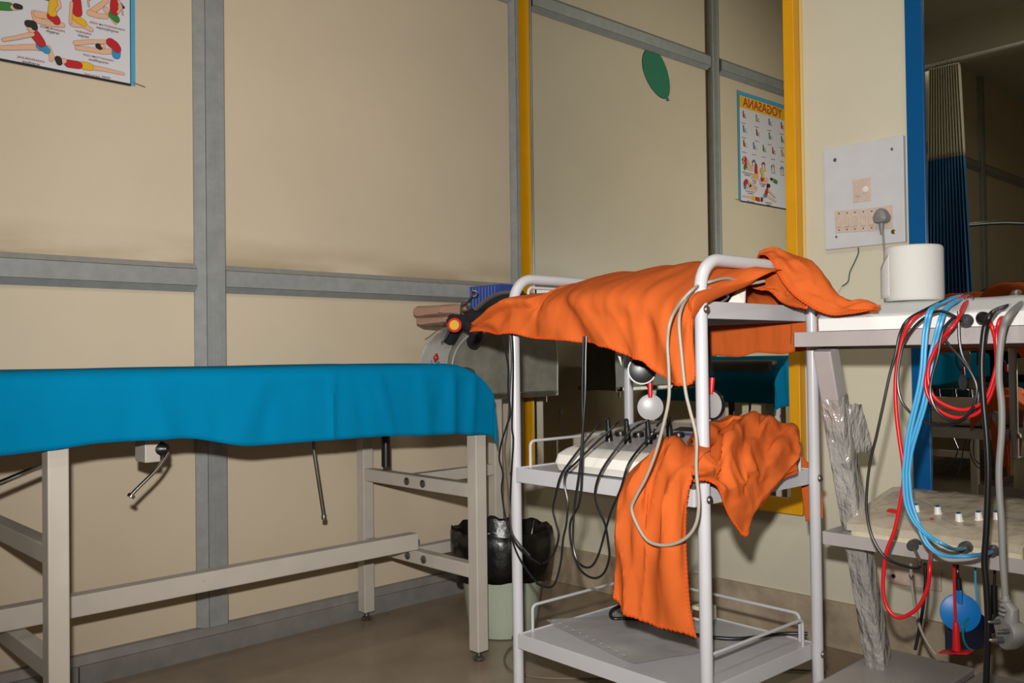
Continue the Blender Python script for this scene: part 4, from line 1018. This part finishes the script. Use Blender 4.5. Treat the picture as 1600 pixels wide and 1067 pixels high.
b = MB(); p = sp_(1388, 801); q = sp_(1404, 804); b.bar(p+sn*.006, q+sn*.006, .012, .006, RED, side=tuple(sn)); b.build('power_switch', RED, sm_)
MB().lathe(sp_(1456, 815)+sn*.004, [(.0035, 0), (.0035, .003), (0, .004)], RED, 10, axis=tuple(sn)).build('indicator', RED, sm_)
GR = [(1427, 852, -.6695), (1507, 856, -.6695), (1549, 862, -.6695)]
for (x, y, X) in GR:
    c = at(x, y, 'x', X); MB().lathe(c+Vector((.014, 0, 0)), [(.0115, 0), (.0115, .016), (.009, .021), (.009, .026), (0, .027)], mat('dark_grey_jack', (62, 62, 64), .4) if x == GR[0][0] else bpy.data.materials['dark_grey_jack'], 18, axis=(-1, 0, 0)).build('jack', None, sm_)

# cables over the rack --------------------------------------------------
CBX = -.8312
def c2(L, X=CBX): return [(x, y, X) for x, y in L]
top0 = [(1512, 464, -.7123), (1495, 466, -.7503)]
BK = 'bundle of leads draped over the rack'
cable('red_lead', [(1510, 463, -.7123), (1480, 472, -.7694), (1450, 484, -.8026)]+c2([(1425, 500), (1410, 530), (1402, 570), (1399, 605), (1401, 650), (1406, 690), (1411, 725), (1411, 759), (1399, 824), (1385, 863), (1380, 902), (1381, 931), (1388, 952), (1403, 965), (1422, 959), (1438, 944), (1450, 915), (1453, 883)])+[(1454, 866, -.7503), (1456, 856, -.6933)], .0036, RED, 'red lead of the bundle with the long loop hanging below the middle tray', n=10)
cable('black_lead', [(1506, 462, -.7123), (1475, 470, -.7789), (1445, 484, -.8122)]+c2([(1418, 500), (1406, 522), (1399, 555), (1391, 582), (1380, 633), (1369, 683), (1360, 720), (1355, 759), (1354, 795), (1359, 827), (1370, 853), (1386, 873), (1409, 883), (1433, 888), (1438, 879)], -.8359)+[(1432, 864, -.7503), (1427, 853, -.6885)], .0028, BLACK, 'black lead swinging out furthest left of the rack cables')
cable('black_lead', c2([(1503, 500), (1470, 486), (1444, 497), (1425, 515), (1411, 540), (1404, 574), (1403, 602), (1409, 627), (1425, 647), (1444, 659), (1467, 665), (1492, 662), (1512, 650), (1523, 627), (1526, 604), (1517, 582), (1503, 562), (1484, 540), (1474, 527)], -.8378), .0026, BLACK, 'black lead making the widest round loop below the top tray')
cable('blue_lead', [(1502, 462, -.7123), (1485, 467, -.7599), (1466, 476, -.7979)]+c2([(1453, 487), (1447, 512), (1444, 543), (1442, 574), (1437, 607), (1428, 644), (1421, 675), (1418, 697), (1415, 725), (1414, 745), (1417, 785), (1429, 814), (1451, 837), (1474, 851)], -.8426)+[(1492, 858, -.7694), (1506, 856, -.6933)], 0, None, 'flat blue lead on the left of its pair, ending in the nearer jack', strands=[(-.0028, 0, .0030, BLUEC), (.0028, 0, .0030, BLUEC)])
cable('blue_lead', [(1508, 466, -.7123), (1494, 471, -.7694), (1478, 482, -.8122)]+c2([(1470, 500), (1461, 534), (1455, 560), (1450, 600), (1444, 632), (1433, 669), (1423, 703), (1419, 731), (1419, 748), (1423, 785), (1438, 827), (1451, 852), (1474, 868), (1510, 869)], -.8388)+[(1536, 866, -.7694), (1548, 862, -.6933)], 0, None, 'flat blue lead on the right of its pair, ending in the further jack', strands=[(-.0028, 0, .0030, BLUEC), (.0028, 0, .0030, BLUEC)])
cable('red_lead', [(1514, 466, -.7123), (1508, 478, -.7884)]+c2([(1496, 500), (1481, 520), (1464, 545), (1452, 571), (1446, 596), (1450, 618), (1464, 638), (1484, 650), (1506, 652), (1529, 644), (1546, 621), (1555, 590), (1557, 557), (1554, 526), (1548, 505)], -.8473)+[(1545, 499, -.7979)], .0033, RED, 'red lead whose ring hangs lowest under the top tray', n=10)
cable('red_lead', [(1511, 468, -.7123), (1504, 480, -.7884)]+c2([(1492, 506), (1470, 531), (1454, 562), (1450, 590), (1458, 618), (1475, 632), (1498, 640), (1517, 638), (1537, 627), (1549, 602), (1558, 562), (1557, 523), (1562, 500)], -.853)+[(1568, 496, -.7979)], .0033, RED, 'red lead whose ring is nested just inside the lower red ring', n=10)
cable('black_lead', c2([(1494, 494), (1482, 504), (1472, 520), (1465, 557), (1456, 590), (1454, 618), (1466, 644), (1488, 658), (1508, 652), (1522, 634)], -.8569), .0028, BLACK, 'black lead following the inside of the red rings')
cable('black_lead', c2([(1498, 486), (1498, 505), (1499, 532), (1504, 556), (1517, 580), (1526, 604), (1528, 628), (1518, 652)], -.8283), .0028, BLACK, 'short black lead dropping from the tray lip through the rings')
cable('black_power_cord', [(1600, 470, -.7218), (1578, 478, -.7599), (1560, 484, -.7979)]+c2([(1548, 492), (1540, 508), (1536, 534), (1534, 576), (1537, 630), (1541, 675), (1544, 731), (1543, 780), (1541, 830), (1538, 876), (1541, 915), (1544, 980), (1542, 1030), (1540, 1090)], -.8597), .0052, BLACK, 'thick black power cord hanging straight down past both rack trays', 'cord', n=12)
cable('grey_power_cord', [(1606, 468, -.7218), (1592, 478, -.7789)]+c2([(1577, 492), (1568, 512), (1563, 543), (1561, 590), (1565, 632), (1565, 675), (1561, 731), (1562, 775), (1565, 818), (1567, 876), (1571, 935)], -.8692), .0056, GREYC, 'thick grey power cord hanging in front of the rack with a three-pin plug', 'cord', n=12)
# ring of solder clips where the bundle meets the tray
b = MB(); b.tube([at(x, y, 'x', -.7503) for x, y in ((1507, 468), (1510, 462), (1517, 461), (1522, 465), (1519, 470))], .0015, CHROME, n=6, smooth=4); tag(b.build('wire_clip'), 'small shiny wire clip holding the lead bundle on the rack top', 'clip')
# jacks on the tray lip
for (x, y, m_, l_) in ((1512, 499, 'dark_grey_jack', 'dark grey jack on the lip of the top rack tray, left of the black one'), (1540, 497, 'black_rubber', 'black jack on the lip of the top rack tray by the red leads')):
    c = at(x, y, 'x', -.7941); b = MB().lathe(c, [(.010, 0), (.0115, .003), (.0115, .012), (.007, .018), (0, .019)], bpy.data.materials[m_], 16, axis=(-.8, 0, -.3) if x == 1512 else (-1, .2, 0)); tag(b.build('jack_plug'), l_, 'plug')
# three-pin plug
pg = at(1573, 985, 'x', -.874); R3 = Matrix.Rotation(math.radians(-38), 3, 'Z') @ Matrix.Rotation(math.radians(12), 3, 'X')
tp = thing('hanging_plug', pg, 'grey three-pin plug hanging at the end of the thick grey cord', 'plug')
def L3(x, y, z): return pg+R3 @ Vector((x, y, z))
out = []
for i in range(30):
    a = 2*PI*i/30; r = .026*(1+.13*math.cos(3*(a+PI/2))); out.append((r*math.cos(a), r*math.sin(a)-.004))
b = MB(); b.sheet([[L3(h, q[0]*k, q[1]*k) for q in out+[out[0]]] for h, k in ((-.006, .0), (-.006, .93), (-.003, 1), (.012, 1), (.02, .9), (.026, .5), (.026, 0))], GREYC)
b.build('body', GREYC, tp)
b = MB(); b.tube([at(1571, 930, 'x', -.8692), at(1571.5, 942, 'x', -.8692), L3(.006, 0, .036), L3(.006, 0, .018)], (lambda t: .0062+.006*t), GREYC, n=14)
for i in range(4): q = at(1571, 938+i*7, 'x', -.8692); b.lathe(q, [(.0085+.0006*i, -.002), (.0095+.0006*i, 0), (.0085+.0006*i, .002)], GREYC, 14)
b.build('strain_relief', GREYC, tp)
for (y, z, r, l) in ((.012, .010, .0026, .018), (-.013, .006, .0026, .018), (-.001, -.016, .0035, .021)):
    b = MB(); b.cyl(L3(-.006, y, z), L3(-.006-l*.55, y, z), r*1.6, mat('pin_sleeve', (70, 70, 72), .5) if 'pin_sleeve' not in bpy.data.materials else bpy.data.materials['pin_sleeve'], 14); b.build('pin_collar', None, tp)
    b = MB(); b.lathe(L3(-.006, y, z), [(r, 0), (r, l), (r*.7, l+.002), (0, l+.0025)], CHROME, 14, axis=tuple(R3 @ Vector((-1, 0, 0)))); b.build('pin', CHROME, tp)
# electrodes and leads hanging below the middle tray
be = at(1500, 957, 'x', -.5982); t = thing('electrode', be, 'bright blue round electrode disc hanging below the middle rack tray', 'electrode')
MB().lathe(be, [(0, 0), (.0365, 0), (.038, .0015), (.038, .004), (.0365, .005), (0, .005)], SKY, 40, axis=(-.86, -.5, .08)).build('disc', SKY, t)
b = MB(); b.box((be.x-.006, be.y-.006, be.z+.018), (be.x+.004, be.y+.008, be.z+.046), SKY, .002); b.build('tab', SKY, t)
MB().tube([at(1497, 903, 'x', -.5982), at(1499, 925, 'x', -.5982)], .006, BLACK, n=10).build('connector', BLACK, t)
cable('black_lead', [(1497, 905, -.5982), (1496, 888, -.5982), (1497, 868, -.5601)], .003, BLACK, 'black lead feeding the bright blue disc under the middle tray')
cable('red_lead', [(1491, 868, -.5982), (1491, 905, -.6172), (1492, 945, -.6267), (1493, 975, -.6267)], .0028, RED, 'straight red lead hanging in front of the bright blue disc')
b = MB(); b.tube([at(1493, 972, 'x', -.6267), at(1494, 985, 'x', -.6267), at(1494.5, 1016, 'x', -.6267)], (lambda t: .005+.003*t), RED, n=12, smooth=3)
b.bar(at(1470, 1018, 'x', -.6267), at(1517, 1019, 'x', -.6267), .03, .0022, RED)
tag(b.build('red_electrode'), 'red flat electrode with a tapered red stem below the bright blue disc', 'electrode')
b = MB(); b.box(at(1475, 983, 'x', -.5887), at(1510, 1017, 'x', -.5411), DNAVY, .004); tag(b.build('electrode_pad'), 'dark navy rubber pad behind the red electrode', 'electrode')
c = at(1522, 985, 'x', -.5697); t = thing('electrode', c, 'dark oval electrode with a teal rim right of the bright blue disc', 'electrode')
MB().lathe(c, [(0, 0), (.036, 0), (.038, .003), (.036, .006), (0, .006)], DNAVY, 34, axis=(-.35, -.93, .1)).build('disc', DNAVY, t)
MB().tube([c+Vector((-.006, -.006, 0))+Vector((-.93*math.cos(a)*.037*-1, .35*math.cos(a)*-.037, math.sin(a)*.037)) for a in [PI*.55+i*PI/14 for i in range(13)]], .0022, mat('teal_rim', (16, 110, 120), .4), n=6).build('rim', None, t)
cable('blue_lead', [(1524, 868, -.5697), (1524, 905, -.5697), (1527, 945, -.5697), (1526, 962, -.5697)], .0022, BLUEC, 'thin blue lead down to the dark oval electrode')
cable('black_lead', [(1554, 868, -.5506), (1554, 905, -.5506), (1553, 925, -.5506)], .003, BLACK, 'black lead to the navy connector at the far right')
b = MB(); b.tube([at(1553, 915, 'x', -.5506), at(1553, 945, 'x', -.5506), at(1554, 965, 'x', -.5506)], .0065, BLACK, n=10); b.box(at(1546, 958, 'x', -.5601), at(1564, 985, 'x', -.5221), DNAVY, .004)
tag(b.build('connector_block'), 'black and navy connector hanging behind the grey plug', 'plug')
cable('grey_lead', [(1423, 880, -.5221), (1424, 905, -.5221), (1427, 931, -.5221), (1433, 965, -.5221), (1444, 995, -.5221), (1462, 1022, -.5221)], .003, BEIGEC, 'beige grey lead slanting down to the grey footstool')
cable('black_lead', [(1445, 880, -.5031), (1446, 910, -.5031), (1443, 941, -.5031), (1438, 975, -.5031), (1430, 1015, -.5031)], .0036, BLACK, 'black lead beside the beige grey one below the middle tray')
# thin black mark below tray (old socket plate on the plaster)
sk_ = thing('wall_socket', (0, -1.7, .28), 'small dirty cream socket plate low on the plaster behind the rack', 'socket')
p, q = at(1385, 880, 'x', -.012), at(1470, 925, 'x', -.012); MB().box((-.012, p.y, q.z), (-.0005, q.y, p.z), IVORY, .002).build('plate', IVORY, sk_)
for x in (1396, 1424): MB().lathe(at(x, 900, 'x', -.012), [(.006, 0), (.006, .002), (0, .002)], INK, 12, axis=(-1, 0, 0)).build('pin_hole', INK, sk_)

# grey footstool at the bottom right
z = .15; q = [at(1380, 1010, 'z', z), at(1545, 1031, 'z', z)]
x1, yA, yB = -.30, q[0].y, q[1].y+.0
fs_ = thing('footstool', (-.55, (yA+yB)/2, 0), 'grey painted metal footstool on the floor under the rack', 'footstool')
MB().box((-.74, -1.595, .132), (-.355, -1.803, .15), GREYM, .003).build('top', GREYM, fs_)
for x in (-.72, -.375):
    for y in (-1.612, -1.786): MB().box((x-.01, y-.01, 0), (x+.01, y+.01, .132), GREYM, .001).build('leg', GREYM, fs_)
fs2 = thing('footstool', (-.55, -1.95, 0), 'second grey metal footstool, at the right edge beside the thick black cord', 'footstool')
MB().box((-.74, -1.816, .128), (-.355, -2.03, .146), GREYM, .003).build('top', GREYM, fs2)
for x in (-.72, -.375):
    for y in (-1.83, -2.015): MB().box((x-.01, y-.01, 0), (x+.01, y+.01, .128), GREYM, .001).build('leg', GREYM, fs2)

# ------------------------------------------------------------------ the far side of the room, seen in the blue-framed mirror
def mx(px_, py_, y): p = at(px_, py_, 'y', y); return Vector((-p.x, p.y, p.z))
rl = MB().tube([(-2.56, -.50, 2.42), (-2.56, -2.2, 2.44)], .011, mat('curtain_rail_white', (190, 190, 182), .4), n=12).build('curtain_rail')
tag(rl, 'pale curtain rail crossing the cubicle, reflected in the blue-framed mirror', 'curtain rail')
def curtain():
    t = thing('cubicle_curtain', (-2.56, -.69, .95), 'gathered cubicle curtain, net above and blue below, reflected in the blue-framed mirror', 'curtain')
    for nm, m_, z0, z1 in (('net_panel', CURW, 1.90, 2.40), ('blue_panel', CURB, .95, 1.90)):
        g = []
        for j in range(14):
            z_ = z0+(z1-z0)*j/13; sp2 = .075+.045*(2.4-z_)/1.4
            g.append([Vector((-2.56+.028*math.sin(i*1.25+z_*.7), -.69+sp2*(1-2*i/60), z_)) for i in range(61)])
        o = MB().sheet(g, m_).build(nm, m_, t); o.modifiers.new('t', 'SOLIDIFY').thickness = .0015
    b = MB()
    for i in range(3): b.tube([Vector((-2.56+.017*math.cos(a), -.64-.04*i, 2.422+.017*math.sin(a))) for a in [k*PI/6 for k in range(13)]], .002, CHROME, n=6)
    b.build('hanging_rings', CHROME, t)
curtain()
# tube light on the far partition
tl = thing('tube_light', (-4.0, -.04, 2.92), 'lit fluorescent tube high on the far partition, reflected at the top of the blue-framed mirror', 'lamp')
MB().box((-4.30, -.055, 2.935), (-3.86, -.001, 2.975), WPL, .003).build('batten', WPL, tl)
TUBE = emit('lit_tube', (.95, 1, .88), 5)
MB().cyl((-4.28, -.07, 2.925), (-3.88, -.07, 2.925), .014, TUBE, 16).build('tube', TUBE, tl)
for x in (-4.29, -3.87): MB().box((x-.008, -.085, 2.905), (x+.008, -.04, 2.945), WPL, .002).build('lamp_holder', WPL, tl)
# second bed with a dark green blanket and chrome end rail
b2 = thing('ward_bed', (-4.2, -.5, 0), 'ward bed with a dark green blanket and chrome head rail, reflected in the blue-framed mirror', 'bed')
MB().box((-5.5, -.92, .55), (-3.46, -.08, .66), DGREEN, .03).build('mattress', DGREEN, b2)
g = []
for i in range(40):
    x = -5.5+1.95*i/39; row = []
    for j in range(24):
        y = -.06-.90*j/23; h = .78+.55*math.exp(-((x+4.5)/.8)**4)*math.exp(-((y+.5)/.34)**4)+noise.noise(Vector((x*4, y*5, 2)))*.03
        if j in (0, 23): h = .5
        row.append(Vector((x, y, h)))
    g.append(row)
MB().sheet(g, DGREEN).build('blanket', DGREEN, b2)
MB().tube([(-3.42, -.12, .3), (-3.42, -.12, 1.45), (-3.42, -.22, 1.62), (-3.42, -.78, 1.62), (-3.42, -.90, 1.45), (-3.42, -.90, .3)], .013, CHROME, n=12, smooth=6).build('head_rail', CHROME, b2)
for x in (-3.42, -5.48):
    for y in (-.12, -.88): MB().cyl((x, y, 0), (x, y, .56), .016, WHITE, 12).build('leg', WHITE, b2)
